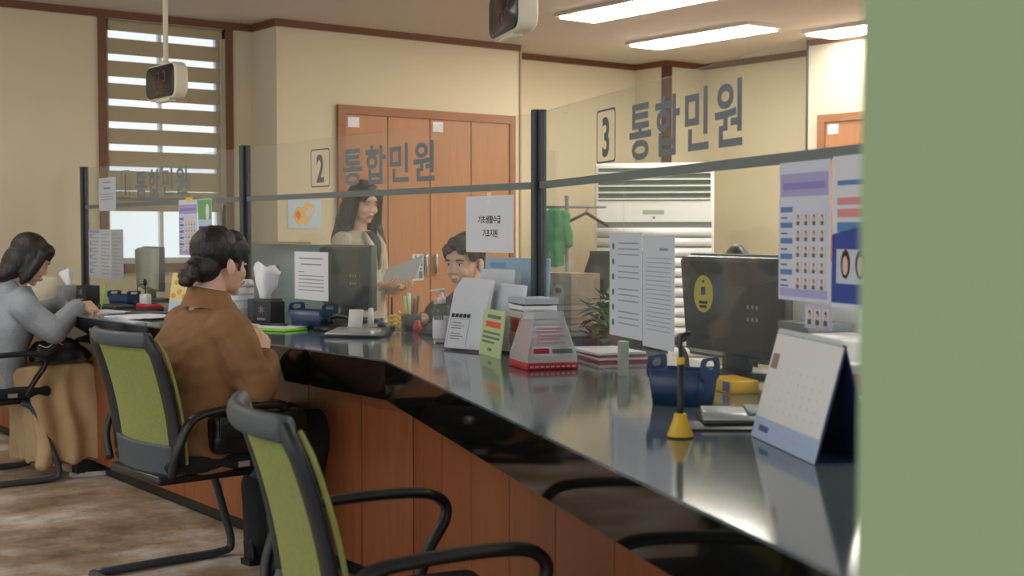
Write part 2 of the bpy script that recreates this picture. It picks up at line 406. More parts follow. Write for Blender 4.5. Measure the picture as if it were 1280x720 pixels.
# ------------------------------------------------------------------ the counter
CT = .83
cd = Vector((-.352, -.936)).normalized(); cn = Vector((.936, -.352)).normalized()
F1 = Vector((2.290, 3.684)); bis = Vector((1, 0)) + cn; bis = bis / bis.x      # unit offset at the bend
LC = 3.40
def offA(d, y): return (2.290 + d, y)
def offC(d, t): q = F1 + bis * d; q2 = F1 + cn * d + cd * t; return (q2.x, q2.y)
def bend(d): q = F1 + bis * d; return (q.x, q.y)
DEP = .98
ctr = thing('counter', 'long bent service counter with polished black stone top and brown panelled front', 'counter')
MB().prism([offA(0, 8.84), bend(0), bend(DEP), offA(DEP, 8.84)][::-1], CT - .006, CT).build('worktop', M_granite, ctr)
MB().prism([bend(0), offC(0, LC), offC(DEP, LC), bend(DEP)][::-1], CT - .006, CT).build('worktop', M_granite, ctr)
MB().prism([offA(.004, 8.84), bend(.004), bend(.06), offA(.06, 8.84)][::-1], CT - .132, CT - .0065).build('fascia', M_granite2, ctr)
MB().prism([bend(.004), offC(.004, LC), offC(.06, LC), bend(.06)][::-1], CT - .132, CT - .0065).build('fascia', M_granite2, ctr)
PD = .10
MB().prism([offA(PD + .018, 8.84), bend(PD + .018), offC(PD + .018, LC), offC(PD + .70, LC), bend(PD + .70), offA(PD + .70, 8.84)][::-1], .06, CT - .031).build('carcass', M_gap, ctr)
MB().prism([offA(PD + .05, 8.84), bend(PD + .05), offC(PD + .05, LC), offC(PD + .60, LC), bend(PD + .60), offA(PD + .60, 8.84)][::-1], 0, .06).build('plinth', M_black, ctr)
ys = [3.664 + 0.004] + [4.0 + .382 * k for k in range(0, 13)]
ys = [y for y in ys if y < 8.8] + [8.83]
for a, b in zip(ys[:-1], ys[1:]):
    MB().box((2.290 + PD, a + .0025, .07), (2.290 + PD + .0175, b - .0025, CT - .132)).build('front_panel', M_panel, ctr)
pb = bend(PD); ts = [.0, .096, .402, .74, 1.11, 1.475, 1.84, 2.2, 2.56, 2.92, 3.26]
oC = Vector(pb); angC = math.atan2(cd.y, cd.x)
for a, b in zip(ts[:-1], ts[1:]):
    T = Matrix.Translation((oC.x, oC.y, 0)) @ Matrix.Rotation(angC, 4, 'Z')
    MB().box((a + .0025, 0, .07), (b - .0025, .0175, CT - .132), T=T).build('front_panel', M_panel, ctr)
# black cable grommet on the fascia? (the photo shows only a screw hole)
# staff side desk on which the monitors stand is the rear of the same top

# ------------------------------------------------------------------ glass partition, three bays
GX = 2.90; ZR = 1.413; ZT = 1.665
P3 = Vector((2.888, 3.62)); P2 = Vector((2.925, 5.99)); P1 = Vector((3.045, 8.60)); P4 = P3 + cd * 2.75
def bay(n, pl, pr, label, posts, number_t, letters, joint=None):
    d = (pr - pl); L = d.length; a = math.atan2(d.y, d.x)
    t = thing('glass_partition', label, 'partition', (pl.x, pl.y, CT), a, 'glass partitions along the counter')
    zr = ZR - CT; zt = ZT - CT
    for x in posts:
        MB().box((-.028 + x, -.022, 0), (.012 + x, .022, zt + .012)).build('post', M_post, t)
        MB().box((.012 + x, -.012, 0), (.024 + x, .012, zt + .008)).build('post_gasket', M_black, t)
    MB().box((.026, -.008, zr - .012), (L - .03, .008, zr + .012)).build('rail', M_rail, t)
    MB().box((.026, -.004, zr + .0125), (L - .03, .004, zt)).build('upper_pane', M_glass, t)
    xs = [.026] + (joint or []) + [L - .03]
    for u, v in zip(xs[:-1], xs[1:]):
        MB().box((u + .003, -.004, .002), (v - .003, .004, zr - .0125)).build('lower_pane', M_glass, t)
    if joint:
        for j in joint: MB().box((j - .014, -.012, 0), (j + .014, .012, .10)).build('pane_clamp', mat('clear_green_clamp', (150, 160, 150), .3), t)
    # number in a rounded frame, then the four syllables
    nt0, nt1, z0, z1 = number_t
    z0 -= CT; z1 -= CT; w = nt1 - nt0; h = z1 - z0
    o = rrect(w, h, .015); i = rrect(w - .012, h - .012, .011); N = len(o)
    vs = [(x, y, 0) for x, y in o + i] ; fs = [(k, (k + 1) % N, N + (k + 1) % N, N + k) for k in range(N)]
    MB().add(vs, fs, False, Matrix.Translation(((nt0 + nt1) / 2, -.0052, (z0 + z1) / 2)) @ XZ).build('number_frame', M_num, t)
    text('window_number', str(n), M_num, t, h * 1.0, (nt0 + nt1) / 2, z0 + h * .14, -.0052, .0006, bold=.004, align='CENTER', sx=.85)
    l0, l1, lz0, lz1 = letters
    pitch = (l1 - l0) / 4; hh = lz1 - lz0
    for k, s_ in enumerate('통합민원'):
        text('letter', s_, M_letter, t, hh * 1.10, l0 + pitch * (k + .46), lz0 - CT + hh * .09, -.0052, .0006, bold=.0036, align='CENTER', sx=.92 * pitch / hh * .98)
    return t, a
LZ0, LZ1 = 1.384, 1.545
LZ0 += .035
bay1, a1 = bay(1, P1, P2, 'glass screen of window 1, farthest along the counter', [0], (.75, .90, 1.452, 1.622), (1.0, 1.88, 1.450, 1.605))
bay2, a2 = bay(2, P2, P3, 'glass screen of window 2, in the middle of the counter', [0], (.69, .865, 1.450, 1.621), (.98, 1.74, 1.450, 1.606))
bay3, a3 = bay(3, P3, P4, 'glass screen of window 3, nearest the green column', [0, 2.75], (.585, .745, 1.458, 1.620), (.850, 1.60, 1.455, 1.612), joint=[.80])

def on_bay(b, x, z, off=-.0075):
    pl, pr, a = {1: (P1, P2, a1), 2: (P2, P3, a2), 3: (P3, P4, a3)}[b]
    d = (pr - pl).normalized(); n = Vector((-d.y, d.x))
    q = pl + d * x + n * off
    return (q.x, q.y, z), a
def sheet(name, b, x0, x1, z0, z1, m, label, cat='notice', lines=None, off=-.0075, ink=M_inkl, curl=0.):
    loc, a = on_bay(b, (x0 + x1) / 2, (z0 + z1) / 2, off)
    w = (x1 - x0) / 2; h = (z1 - z0) / 2
    o = solo(name, MB().box((-w, -.0007, -h), (w, .0007, h)), m, label, cat, loc, a)
    if lines:
        p = MB()
        for (u0, u1, zc, hh) in lines: p.box((-w + 2 * w * u0, -.0014, -h + 2 * h * zc - hh / 2), (-w + 2 * w * u1, -.0008, -h + 2 * h * zc + hh / 2))
        p.build('printed_text', ink, o)
    return o, w, h
def textlines(n, top=.85, bot=.15, h=.004, u0=.12, u1=.88, seed=0):
    r = random.Random(seed); out = []
    for k in range(n):
        z = top + (bot - top) * k / max(1, n - 1)
        out.append((u0, u1 - (r.random() * .35 if r.random() > .5 else 0), z, h))
    return out
# bay 1 papers
sheet('notice', 1, .33, .66, 1.383, 1.590, M_paper2, 'grey white notice hanging across the rail beside the far post', lines=[(.25, .75, .85, .008), (.3, .7, .68, .012), (.15, .85, .5, .004), (.15, .85, .42, .004), (.15, .85, .34, .004)], off=-.010)
for k, (x0, x1, m, lab) in enumerate(((.10, .33, M_paper2, 'sheet with lilac blocks, left of three notices by the far post'), (.335, .55, M_paper2, 'plain sheet of grey print, middle of three notices by the far post'), (.555, .78, mat('greyish_paper', (186, 188, 190), .8), 'darker grey sheet, right of three notices by the far post'))):
    o, w, h = sheet('notice', 1, x0, x1, .958, 1.266, m, lab, lines=textlines(12, .9, .1, .004, seed=k), off=-.0075)
    if k == 0:
        p = MB()
        for j in range(6): p.box((-w + .02, -.0022, h - .05 - j * .045), (-w + .07, -.0015, h - .03 - j * .045))
        p.box((-w + .01, -.0022, h - .022), (w - .01, -.0015, h - .006)); p.build('lilac_blocks', M_purple, o)
def people_rows(o, x0, dx, z0, dz, nx, nz, s=1.0, mirror=None):
    sk = MB(); hr = MB(); bd = MB(); bx = MB()
    for j in range(nz):
        for i in range(nx):
            x = x0 + dx * i; z = z0 - dz * j
            bx.box((x - dx * .42, -.0018, z - .026 * s), (x + dx * .42, -.0012, z + .026 * s))
            hr.ell((x, -.0022, z + .009 * s), (.0080 * s, .0006, .0115 * s), n=8, m=5)
            sk.ell((x, -.0028, z + .003 * s), (.0068 * s, .0008, .0098 * s), n=8, m=5)
            bd.box((x - .011 * s, -.0024, z - .024 * s), (x + .011 * s, -.0019, z - .008 * s))
    P_ = []
    for nm, q_, mm in (('portrait_ground', bx, mat('portrait_ground', (222, 216, 214), .8)), ('portrait_hair', hr, M_hair), ('portrait_face', sk, mat('print_skin', (232, 200, 184), .7)), ('portrait_suit', bd, mat('print_suit', (96, 92, 100), .7))): q_.build(nm, mm, o)['kind'] = 'stuff'
def portrait_poster(b, x0, x1, z0, z1, label, rows, off=-.0075):
    o, w, h = sheet('portrait_poster', b, x0, x1, z0, z1, mat('poster_white', (214, 218, 232), .7), label, 'poster', off=off)
    bw = w * 2
    MB().box((-w + .008, -.0014, h - .075), (w - .008, -.0008, h - .025)).build('header', M_purple, o)
    MB().box((-w + .008, -.0014, -h + .008), (w - .008, -.0008, -h + .026)).build('footer', M_purple, o)
    MB().box((-w + .02, -.0019, h - .060), (w - .02, -.0015, h - .045)).build('header_text', mat('print_violet', (150, 140, 200), .7), o)
    dz = (2 * h - .13) / rows
    p = MB(); q = MB()
    for j in range(rows):
        zz = h - .105 - j * dz
        p.box((-w + .008, -.0014, zz - .004), (-w + .008 + bw * .24, -.0008, zz + .008)); q.box((-w + .01, -.0013, zz - .030), (-w + bw * .20, -.0008, zz - .026)); q.box((-w + .01, -.0013, zz - .018), (-w + bw * .18, -.0008, zz - .014))
    p.build('row_tag', mat('print_teal', (96, 136, 190), .7), o); q.build('row_text', M_inkg, o)
    people_rows(o, -w + bw * .40, bw * .155, h - .125, dz, 4, rows, .9 * dz / .06)
    return o
portrait_poster(1, 1.72, 1.99, 1.122, 1.424, 'lilac poster with rows of small portraits beside the bun-haired woman', 5)
o, w, h = sheet('green_poster', 1, 2.0, 2.19, 1.166, 1.425, M_pblue, 'small white poster with a green top on the glass of window 1', 'poster')
MB().box((-w + .005, -.0014, .02), (w - .005, -.0008, h - .005)).build('green_print', M_gpost, o)
MB().ell((w * .4, -.0018, h * .45), (.025, .0006, .045), n=10, m=6).build('figure_print', M_paper, o)
MB().box((-w + .015, -.0014, -.03), (w - .015, -.0008, -.015)).box((-w + .015, -.0014, -.06), (w - .03, -.0008, -.05)).build('printed_text', M_dblue, o)
sheet('green_tab', 1, 1.83, 1.93, 1.418, 1.436, M_ylabel, 'tiny yellow tape tab above the portrait poster of window 1', 'tape', off=-.0095)
# bay 2 papers
o, w, h = sheet('notice', 2, .53, .85, .942, 1.160, M_paper, 'white typed notice on the glass of window 2 before the dark monitor', lines=[(.15, .85, .86, .006), (.2, .8, .74, .006), (.12, .3, .58, .004)] + [(.12, .88, .50 - .075 * k, .0042) for k in range(5)])
o, w, h = sheet('notice', 2, 1.935, 2.235, 1.175, 1.383, M_paper, 'white sign with two lines of black Korean above the seated clerk', off=-.011)
text('printed_text', '기초생활수급', M_ink, o, .031, 0, .005, -.0009, .0004, bold=.0006, align='CENTER', sx=.84)
text('printed_text', '기초지원', M_ink, o, .031, .005, -.045, -.0009, .0004, bold=.0006, align='CENTER', sx=.84)
MB().box((-.012, -.0014, h - .03), (.012, -.0008, h + .012)).build('tape', mat('clear_tape', (238, 238, 240), .2), o)
# bay 3 papers
o, w, h = sheet('notice', 3, .708, .962, .944, 1.248, M_paper2, 'left of two long typed sheets on window 3, with round bullets', lines=[(.28, .9, .9 - .055 * k, .0036) for k in range(15) if k % 4 != 3])
p = MB()
for k in range(6): p.ell((-w + .03, -.0012, h - .04 - k * .045), (.010, .0006, .010), n=10, m=5)
p.build('bullets', M_num, o)
o, w, h = sheet('notice', 3, .968, 1.185, .931, 1.240, M_paper2, 'right of two long typed sheets on window 3, with fine grey print', lines=[(.55, .8, .88, .008)] + [(.12, .9, .80 - .04 * k, .002) for k in range(17)])
portrait_poster(3, 1.757, 1.975, 1.101, 1.402, 'large lilac poster with five rows of portraits beside the green column', 5)
o, w, h = sheet('blue_poster', 3, 1.985, 2.22, 1.095, 1.405, M_paper, 'white poster with a blue lower half against the green column', 'poster')
MB().add([(-w, -.0014, -h + .01), (w, -.0014, -h + .01), (w, -.0014, .03), (-w, -.0014, -.005)], [(0, 1, 2, 3)]).build('blue_print', M_dblue, o)
MB().box((-w + .02, -.0022, -.105), (w - .02, -.0016, -.035)).build('photo_print', M_paper2, o)
p = MB(); q = MB()
for x in (-w + .055, -w + .11): p.ell((x, -.0026, -.065), (.018, .0006, .030), n=10, m=6); q.ell((x, -.003, -.068), (.011, .0006, .020), n=10, m=6)
p.build('portrait_hair', M_hair, o); q.build('portrait_face', MATS['print_skin'], o)
MB().box((-w + .02, -.0014, h - .10), (w - .02, -.0008, h - .085)).box((-w + .02, -.0014, h - .125), (w - .02, -.0008, h - .108)).build('pink_text', M_pink, o)
MB().box((-w + .02, -.0014, h - .155), (w - .02, -.0008, h - .135)).box((-w + .02, -.0014, h - .06), (w - .02, -.0008, h - .05)).build('blue_text', MATS['print_teal'], o)
o, w, h = sheet('photo_card', 3, 1.875, 1.985, 1.045, 1.095, mat('card_lilac', (200, 190, 214), .7), 'tiny card with three portraits under the large lilac poster', 'card')
people_rows(o, -.033, .033, .0, .03, 3, 1, .7)

# ------------------------------------------------------------------ hanging number displays
def display(x, y, z, a, label):
    t = thing('number_display', label, 'display', (x, y, z), a, 'hanging number displays')
    W_, H_ = .40, .195
    # rounded body: prism in x/z, facing -y
    def rr(w, h, r, y, n=6): return [(px, y, pz) for px, pz in rrect(w, h, r, n)]
    MB().ring([rr(W_ - .03, H_ - .03, .05, .045), rr(W_ - .006, H_ - .006, .055, .035), rr(W_, H_, .055, .02), rr(W_, H_, .055, -.02), rr(W_ - .012, H_ - .012, .05, -.034)]).build('housing', M_cream, t)
    MB().ring([rr(W_ - .02, H_ - .02, .046, -.0335), rr(W_ - .03, H_ - .03, .046, -.040)]).build('screen', mat('smoked_screen', (38, 44, 44), .25), t)
    seg = MB()
    for gx in (-.02, .06):
        for (ax, az, bx, bz) in ((-.02, .045, .02, .052), (-.02, -.004, .02, .003), (-.02, -.052, .02, -.045), (.016, .0, .023, .05), (-.023, -.05, -.016, .0)):
            seg.box((gx + ax, -.0415, az), (gx + bx, -.0402, bz))
    seg.build('digits', M_led, t)
    MB().rbox((-.09, -.03, -H_ / 2 - .012), (.09, .02, -H_ / 2 + .004), .008).build('speaker_grille', M_cream, t)
    MB().lathe([(.034, H_ / 2 - .004), (.034, H_ / 2 + .006), (.014, H_ / 2 + .02), (.0135, CEIL - z - .02), (.04, CEIL - z - .015), (.04, CEIL - z)], 16).build('ceiling_pole', M_cream, t)
display(2.90, 6.90, 2.066, R(-90), 'cream number display on a long pole before the blind')
display(3.09, 4.04, 2.093, a3, 'cream number display cut by the upper picture edge')

# ------------------------------------------------------------------ visitor chairs
def arc(pts, n=8):   # Catmull-Rom through points
    P = [Vector(p) for p in pts]; P = [P[0] * 2 - P[1]] + P + [P[-1] * 2 - P[-2]]; out = []
    for i in range(1, len(P) - 2):
        for k in range(n):
            t = k / n; a, b, c, d = P[i-1], P[i], P[i+1], P[i+2]
            out.append(.5 * ((2*b) + (c - a)*t + (2*a - 5*b + 4*c - d)*t*t + (3*b - a - 3*c + d)*t**3))
    out.append(P[-2]); return out
def visitor_chair(label, loc, rz):
    t = thing('visitor_chair', label, 'chair', loc, rz, 'green mesh visitor chairs')
    # back surface: x as function of height v and sideways u
    def bk(u, v): return Vector((-.235 - .02 * v - .075 * v * v + .045 * u * u, u * (.235 + .012 * v - .03 * (v > .97)), .47 + .42 * v))
    nu, nv = 12, 12
    def grid(u0, u1, v0, v1, th, mb):
        vs = []; fs = []
        for s_ in (0, 1):
            for j in range(nv + 1):
                for i in range(nu + 1):
                    u = u0 + (u1 - u0) * i / nu; v = v0 + (v1 - v0) * j / nv
                    vs.append(bk(u, v) + Vector((th[s_], 0, 0)))
        K = (nu + 1) * (nv + 1)
        for j in range(nv):
            for i in range(nu):
                a = j * (nu + 1) + i; q = (a, a + 1, a + nu + 2, a + nu + 1)
                fs.append(q[::-1]); fs.append(tuple(x + K for x in q))
        rim = [i for i in range(nu + 1)] + [j * (nu + 1) + nu for j in range(1, nv + 1)] + [nv * (nu + 1) + i for i in range(nu - 1, -1, -1)] + [j * (nu + 1) for j in range(nv - 1, 0, -1)]
        for a, b in zip(rim, rim[1:] + rim[:1]): fs.append((a, b, b + K, a + K))
        mb.add(vs, fs, True)
    g = MB(); grid(-.93, .93, .05, .95, (.006, .012), g); g.build('mesh_back', M_mesh, t)
    f = MB()
    def bar(path, fl): f.tube(path, .02, 10, flat=fl)
    for sy in (-1, 1):
        f = MB(); bar([bk(sy * .95, v / 10) for v in range(0, 11)], (.040, .015)); f.build('back_frame', M_cframe, t)
    f = MB(); f.tube([bk(u / 10, 1.0) + Vector((0, 0, .0)) for u in range(-10, 11)], .02, 12, flat=(.018, .027)); f.build('top_rail', M_ctop, t)
    for sy in (-1, 1): MB().tube([bk(sy * 1.05, v / 10) + Vector((.012, sy * .010, 0)) for v in range(0, 11)], .006, 6).build('green_piping', M_mesh, t)
    l = MB(); grid(-.98, .98, -.10, .14, (-.012, .022), l); l.build('lower_panel', M_ctop, t)
    s_ = MB(); s_.rbox((-.22, -.235, .425), (.245, .235, .485), .028, 3); s_.build('seat', mat('black_seat_fabric', (26, 28, 30), .9, bump=.2, bscale=200), t)
    u = MB(); u.rbox((-.25, -.20, .395), (.22, .20, .428), .012); u.build('seat_pan', M_black, t)
    MB().box((.03, -.236, .435), (.075, -.2345, .455)).build('maker_tag', mat('grey_tag', (150, 150, 150), .6), t)
    for sy in (-1, 1):
        a = arc([(-.225, sy * .245, .43), (-.22, sy * .285, .53), (-.17, sy * .295, .625), (-.06, sy * .295, .648), (.12, sy * .29, .652), (.185, sy * .288, .632), (.195, sy * .285, .59), (.15, sy * .275, .52), (.11, sy * .25, .44)], 6)
        MB().tube(a, .015, 10, flat=(.020, .013)).build('armrest', M_black, t)
    sl = []
    for sy in (-1, 1):
        b = arc([(-.29, sy * .26, .018), (0, sy * .26, .018), (.22, sy * .26, .018), (.265, sy * .26, .045), (.24, sy * .255, .15), (.16, sy * .22, .36), (.10, sy * .20, .405)], 5)
        MB().tube(b, .016, 8, flat=(.016, .016)).build('leg', M_dgrey, t)
    MB().tube([(-.29, -.262, .018), (-.29, .262, .018)], .016, 8).build('rear_floor_bar', M_dgrey, t)
    MB().tube([(.14, -.215, .39), (.14, .215, .39)], .013, 8).build('cross_bar', M_dgrey, t)
    return t
visitor_chair('green mesh chair holding the woman in the camel coat', (1.965, 4.42, 0), R(3))
visitor_chair('empty green mesh chair nearest the camera', (1.455, 2.275, 0), R(-15))
visitor_chair('chair under the woman in grey knit, at the left picture edge', (1.93, 6.86, 0), R(-2))

# ------------------------------------------------------------------ figures
def wr(freq, amp, st=(1, 1, 1), seed=0):
    def f(c, n): return amp * noise.noise(Vector((c.x * st[0], c.y * st[1], c.z * st[2])) * freq + Vector((seed, seed, 0)))
    return f
def frame(o, yaw=0., pitch=0., roll=0.):
    return Matrix.Translation(o) @ Matrix.Rotation(yaw, 4, 'Z') @ Matrix.Rotation(pitch, 4, 'Y') @ Matrix.Rotation(roll, 4, 'X')
def head(mb, T, male=False):
    w = 1.05 if male else 1.0
    mb.ell((-.012, 0, .045), (.094, .074 * w, .080), T=T); mb.ell((.026, 0, -.015), (.064, .062 * w, .088), T=T)
    mb.ell((.036, 0, -.068), (.046, .047 * w, .036), T=T); mb.ell((.066, 0, -.094), (.020, .020 * w, .016), T=T)
    mb.ell((.068, .028, -.030), (.020, .026, .026), T=T); mb.ell((.068, -.028, -.030), (.020, .026, .026), T=T)   # cheeks
    mb.ell((.070, 0, .035), (.022, .050, .028), T=T)
    mb.cap((.088, 0, .008), (.1005, 0, -.026), .0060, .0085, T=T); mb.ell((.095, .008, -.030), (.009, .0065, .006), T=T); mb.ell((.095, -.008, -.030), (.009, .0065, .006), T=T)
    mb.ell((.084, 0, -.060), (.016, .022, .016), T=T)
    for s_ in (-1, 1): mb.ell((-.004, s_ * .078 * w, -.012), (.018, .010, .031), Matrix.Rotation(R(-12), 3, 'Y') , T=T)
    mb.cap((-.022, 0, -.05), (-.045, 0, -.165), .050 * w, .056 * w, 16, T=T)
def face_parts(par, T, male=False, down=False):
    for s_ in (-1, 1):
        MB().ell((.0800, s_ * .031, .006), (.009, .0125, .0044 if not down else .0026), T=T).build('eye', M_eye, par)
        MB().ell((.0865, s_ * .030, .005), (.004, .0052, .0046 if not down else .0028), T=T).build('iris', M_iris, par)
        MB().tube([T @ Vector((.082, s_ * .050, .022)), T @ Vector((.0895, s_ * .034, .0285)), T @ Vector((.0925, s_ * .017, .025))], .0032 if male else .0024, 6).build('eyebrow', M_hairb, par)
        MB().tube([T @ Vector((.0795, s_ * .046, .009)), T @ Vector((.0885, s_ * .032, .0115)), T @ Vector((.0865, s_ * .017, .008))], .0017, 6).build('eyelash', M_iris, par)
    lp = MB(); lp.ell((.0965, 0, -.0570), (.0055, .018, .0038), T=T); lp.ell((.0962, 0, -.0640), (.006, .016, .0046), T=T); lp.build('lips', M_lip, par)
def hand(mb, wrist, fd, pn, thumb=1, curl=(25, 35, 25), sc=1.0, spread=6):
    f = Vector(fd).normalized(); n = Vector(pn); n = (n - f * n.dot(f)).normalized(); s_ = f.cross(n) * thumb; w = Vector(wrist)
    offs = (-.031, -.0105, .0105, .031); lens = (.056, .070, .076, .068)
    for k, (o, L) in enumerate(zip(offs, lens)):
        kn = w + f * (.080 - .006 * abs(k - 2)) * sc + s_ * o * sc
        mb.cap(w + s_ * o * .55 * sc, kn, .0135 * sc, .0115 * sc)
        d = (f + s_ * math.tan(R(spread * (k - 1.5) / 1.5))).normalized(); p = kn; ang = 0
        for fr, c, r1, r2 in zip((.45, .30, .25), curl, (.0090, .0082, .0074), (.0082, .0074, .0066)):
            ang += c; dd = (d * math.cos(R(ang)) + n * math.sin(R(ang))).normalized(); q = p + dd * L * fr * sc
            mb.cap(p, q, r1 * sc, r2 * sc); p = q
    b = w + f * .022 * sc + s_ * .024 * sc; k1 = b + (f * .75 + s_ * .6 + n * .45).normalized() * .042 * sc; k2 = k1 + (f * .9 + s_ * .05 + n * .45).normalized() * .030 * sc
    mb.cap(b, k1, .0145 * sc, .0105 * sc); mb.cap(k1, k2, .0105 * sc, .0082 * sc)
def torso_seated(mb, lean=.06, top=.945, hip=.49, w=1.0):
    mb.sect([(-.01, 0, hip - .06, .11, .155*w), (0, 0, hip + .02, .125, .175*w), (.01, 0, hip + .12, .105, .145*w), (lean*.5, 0, hip + .25, .105, .150*w), (lean*.8, 0, hip + .36, .105, .165*w), (lean, 0, top - .03, .085, .165*w), (lean, 0, top + .03, .06, .09*w)])
def legs_seated(mb, y=.095, hz=.50, knee=(.43, .50), foot=(.40, .09), r=(.085, .062, .058, .04)):
    for s_ in (-1, 1):
        mb.chain([(0, s_*y, hz), (knee[0], s_*(y + .01), knee[1])], [r[0], r[1]]); mb.chain([(knee[0], s_*(y + .01), knee[1]), (foot[0] - .0, s_*y, .30), (foot[0], s_*y, foot[1])], [r[1], r[2], r[3]])
        mb.cap((foot[0] - .02, s_*y, .05), (foot[0] + .13, s_*y, .03), .035, .026)
def shoe(mb, x, y, rz=0., sole=None):
    T = Matrix.Translation((x, y, 0)) @ Matrix.Rotation(rz, 4, 'Z')
    mb.hull([T @ Vector(p) for p in [(-.07,-.035,.014),(-.07,.035,.014),(.05,-.046,.014),(.05,.046,.014),(.15,-.035,.014),(.15,.035,.014),(.18,0,.014),(-.08,0,.014),(-.075,-.028,.10),(-.075,.028,.10),(.0,-.033,.11),(.0,.033,.11),(.09,-.035,.06),(.09,.035,.06),(.165,0,.04)]])
    if sole is not None: sole.prism([tuple((T @ Vector(p))[:2]) for p in [(-.085,-.03,0),(.0,-.042,0),(.06,-.052,0),(.15,-.04,0),(.19,0,0),(.15,.04,0),(.06,.052,0),(.0,.042,0),(-.085,.03,0)]], 0, .022)

# --- woman in the camel coat
wc = thing('person', 'seated woman with a low bun wearing a camel coat, seen from behind', 'person', (1.965, 4.42, 0), 0)
Th = frame((.090, .0, 1.135), R(8), R(5))
b = MB(); torso_seated(b, .055, .93); legs_seated(b, y=.10, hz=.505, knee=(.42, .50), foot=(.30, .10)); head(b, Th)
b.cap((.02, 0, .93), (.045, 0, 1.03), .062, .054, 16)
for s_, el, w_ in ((-1, (.12, -.235, .715), (.215, -.075, .80)), (1, (.13, .22, .70), (.235, .06, .775))):
    b.chain([(.04, s_*.165, .925), el, w_], [.052, .040, .028])
hand(b, (.215, -.075, .80), (.18, .35, .75), (-.3, 1, 0), thumb=1, curl=(25, 30, 20))
hand(b, (.235, .06, .775), (.1, -.6, .6), (-1, -.3, .2), thumb=-1, curl=(20, 25, 20))
fuse('body', b, M_skin, wc, .0045, 3); face_parts(wc, Th)
hr = MB()
hr.ell((-.026, 0, .052), (.094, .085, .086), T=Th); hr.ell((-.062, 0, -.012), (.052, .066, .064), T=Th); hr.ell((.040, 0, .088), (.050, .060, .040), T=Th)
for s_ in (-1, 1): hr.ell((.035, s_*.066, .052), (.040, .018, .045), T=Th); hr.cap((.040, s_*.072, .04), (.030, s_*.075, -.02), .010, .005, T=Th)
hr.cap((-.09, 0, -.02), (-.118, 0, -.042), .045, .038, T=Th)
for k in range(7):
    a = k * 2 * math.pi / 7; hr.ell((-.128 + .008 * math.cos(a), .030 * math.sin(a), -.046 + .028 * math.cos(a)), (.022, .022, .020), T=Th)
fuse('hair', hr, M_hair, wc, .004, 2, wr(30, .004, (1.2, 1.2, .5)))
c = MB()
c.sect([(-.015, .01, .425, .175, .24), (-.015, .01, .50, .172, .235), (-.012, .012, .62, .168, .222), (.0, .014, .74, .170, .224), (.02, .012, .85, .160, .232), (.038, .008, .92, .125, .215), (.055, 0, .972, .085, .130), (.06, 0, 1.0, .07, .085)])
for s_, el, w_ in ((-1, (.115, -.245, .71), (.205, -.11, .785)), (1, (.12, .235, .70), (.22, .09, .755))):
    c.chain([(.035, s_*.185, .905), (.065, s_*.222, .82), el], [.080, .080, .068]); c.chain([el, w_], [.068, .056])
def coatwr(c_, n_):
    v = .009 * noise.noise(Vector((c_.x * 5, c_.y * 5, c_.z * 9)) + Vector((3, 0, 0))) + .006 * noise.noise(Vector((c_.x * 9, c_.y * 9, c_.z * 26 + 14 * c_.y)) + Vector((7, 0, 0))) + .006 * math.sin(c_.z * 46 + 9 * c_.y + 7 * noise.noise(c_ * 6)) * max(0, min(1, (.80 - c_.z) * 5))
    return v
fuse('coat', c, M_coat, wc, .0065, 5, coatwr)
cl = MB()
cl.ring([[(.045 + q[0] * math.cos(2*math.pi*i/28) , q[1] * math.sin(2*math.pi*i/28), q[2] + .014 * math.cos(2*math.pi*i/28) * -1) for i in range(28)] for q in ((.098, .115, .975), (.080, .086, 1.02), (.072, .078, 1.045), (.066, .072, 1.04), (.068, .08, .99))], False); cl.build('coat_collar', M_coat, wc)
sh = MB(); sh.ring([[(.055 + q[0] * math.cos(2*math.pi*i/28), q[1] * math.sin(2*math.pi*i/28), q[2] - .02 * math.cos(2*math.pi*i/28)) for i in range(28)] for q in ((.085, .075, .965), (.066, .066, 1.045), (.060, .060, 1.045), (.075, .07, .965))], False); sh.build('shirt_collar', M_shirt, wc)
MB().hull([(.10, -.055, .95), (.10, .055, .95), (.172, -.04, .86), (.172, .04, .86), (.10, -.05, 1.03), (.10, .05, 1.03), (.18, 0, .80)]).build('shirt_front', M_shirt, wc)
tr = MB()
for s_ in (-1, 1):
    tr.chain([(-.02, s_*.10, .52), (.42, s_*.105, .505)], [.105, .092]); tr.chain([(.42, s_*.105, .505), (.305, s_*.10, .30), (.300, s_*.10, .11)], [.092, .086, .074])
fuse('trousers', tr, M_trou, wc, .007, 3, wr(14, .005))
so = MB(); sl = MB()
for s_ in (-1, 1): shoe(so, .305, s_*.10, s_*.12, sl); so.cap((.285, s_*.10, .07), (.295, s_*.10, .17), .052, .058)
fuse('boots', so, M_shoe, wc, .006, 3); sl.build('boot_soles', M_black, wc)
# black leather bag on her lap
bg = thing('handbag', 'black leather handbag with a metal clasp on the seat beside the camel coat', 'bag', (2.075, 4.185, .488), R(-4))
m_ = MB(); m_.rbox((-.17, -.05, 0), (.18, .05, .140), .03, 4); fuse('bag_body', m_, M_blackl, bg, .006, 2, wr(22, .006))
m_ = MB(); m_.rbox((-.155, -.060, .06), (.165, -.049, .136), .004); m_.build('flap', M_blackl, bg)
MB().rbox((-.015, -.070, .066), (.012, -.059, .098), .005).build('clasp', M_chrome, bg)
MB().tube(arc([(-.14, -.01, .12), (-.12, -.02, .16), (-.02, -.02, .175), (.09, -.02, .165), (.13, -.01, .12)], 6), .007, 8).build('strap', M_blackl, bg)

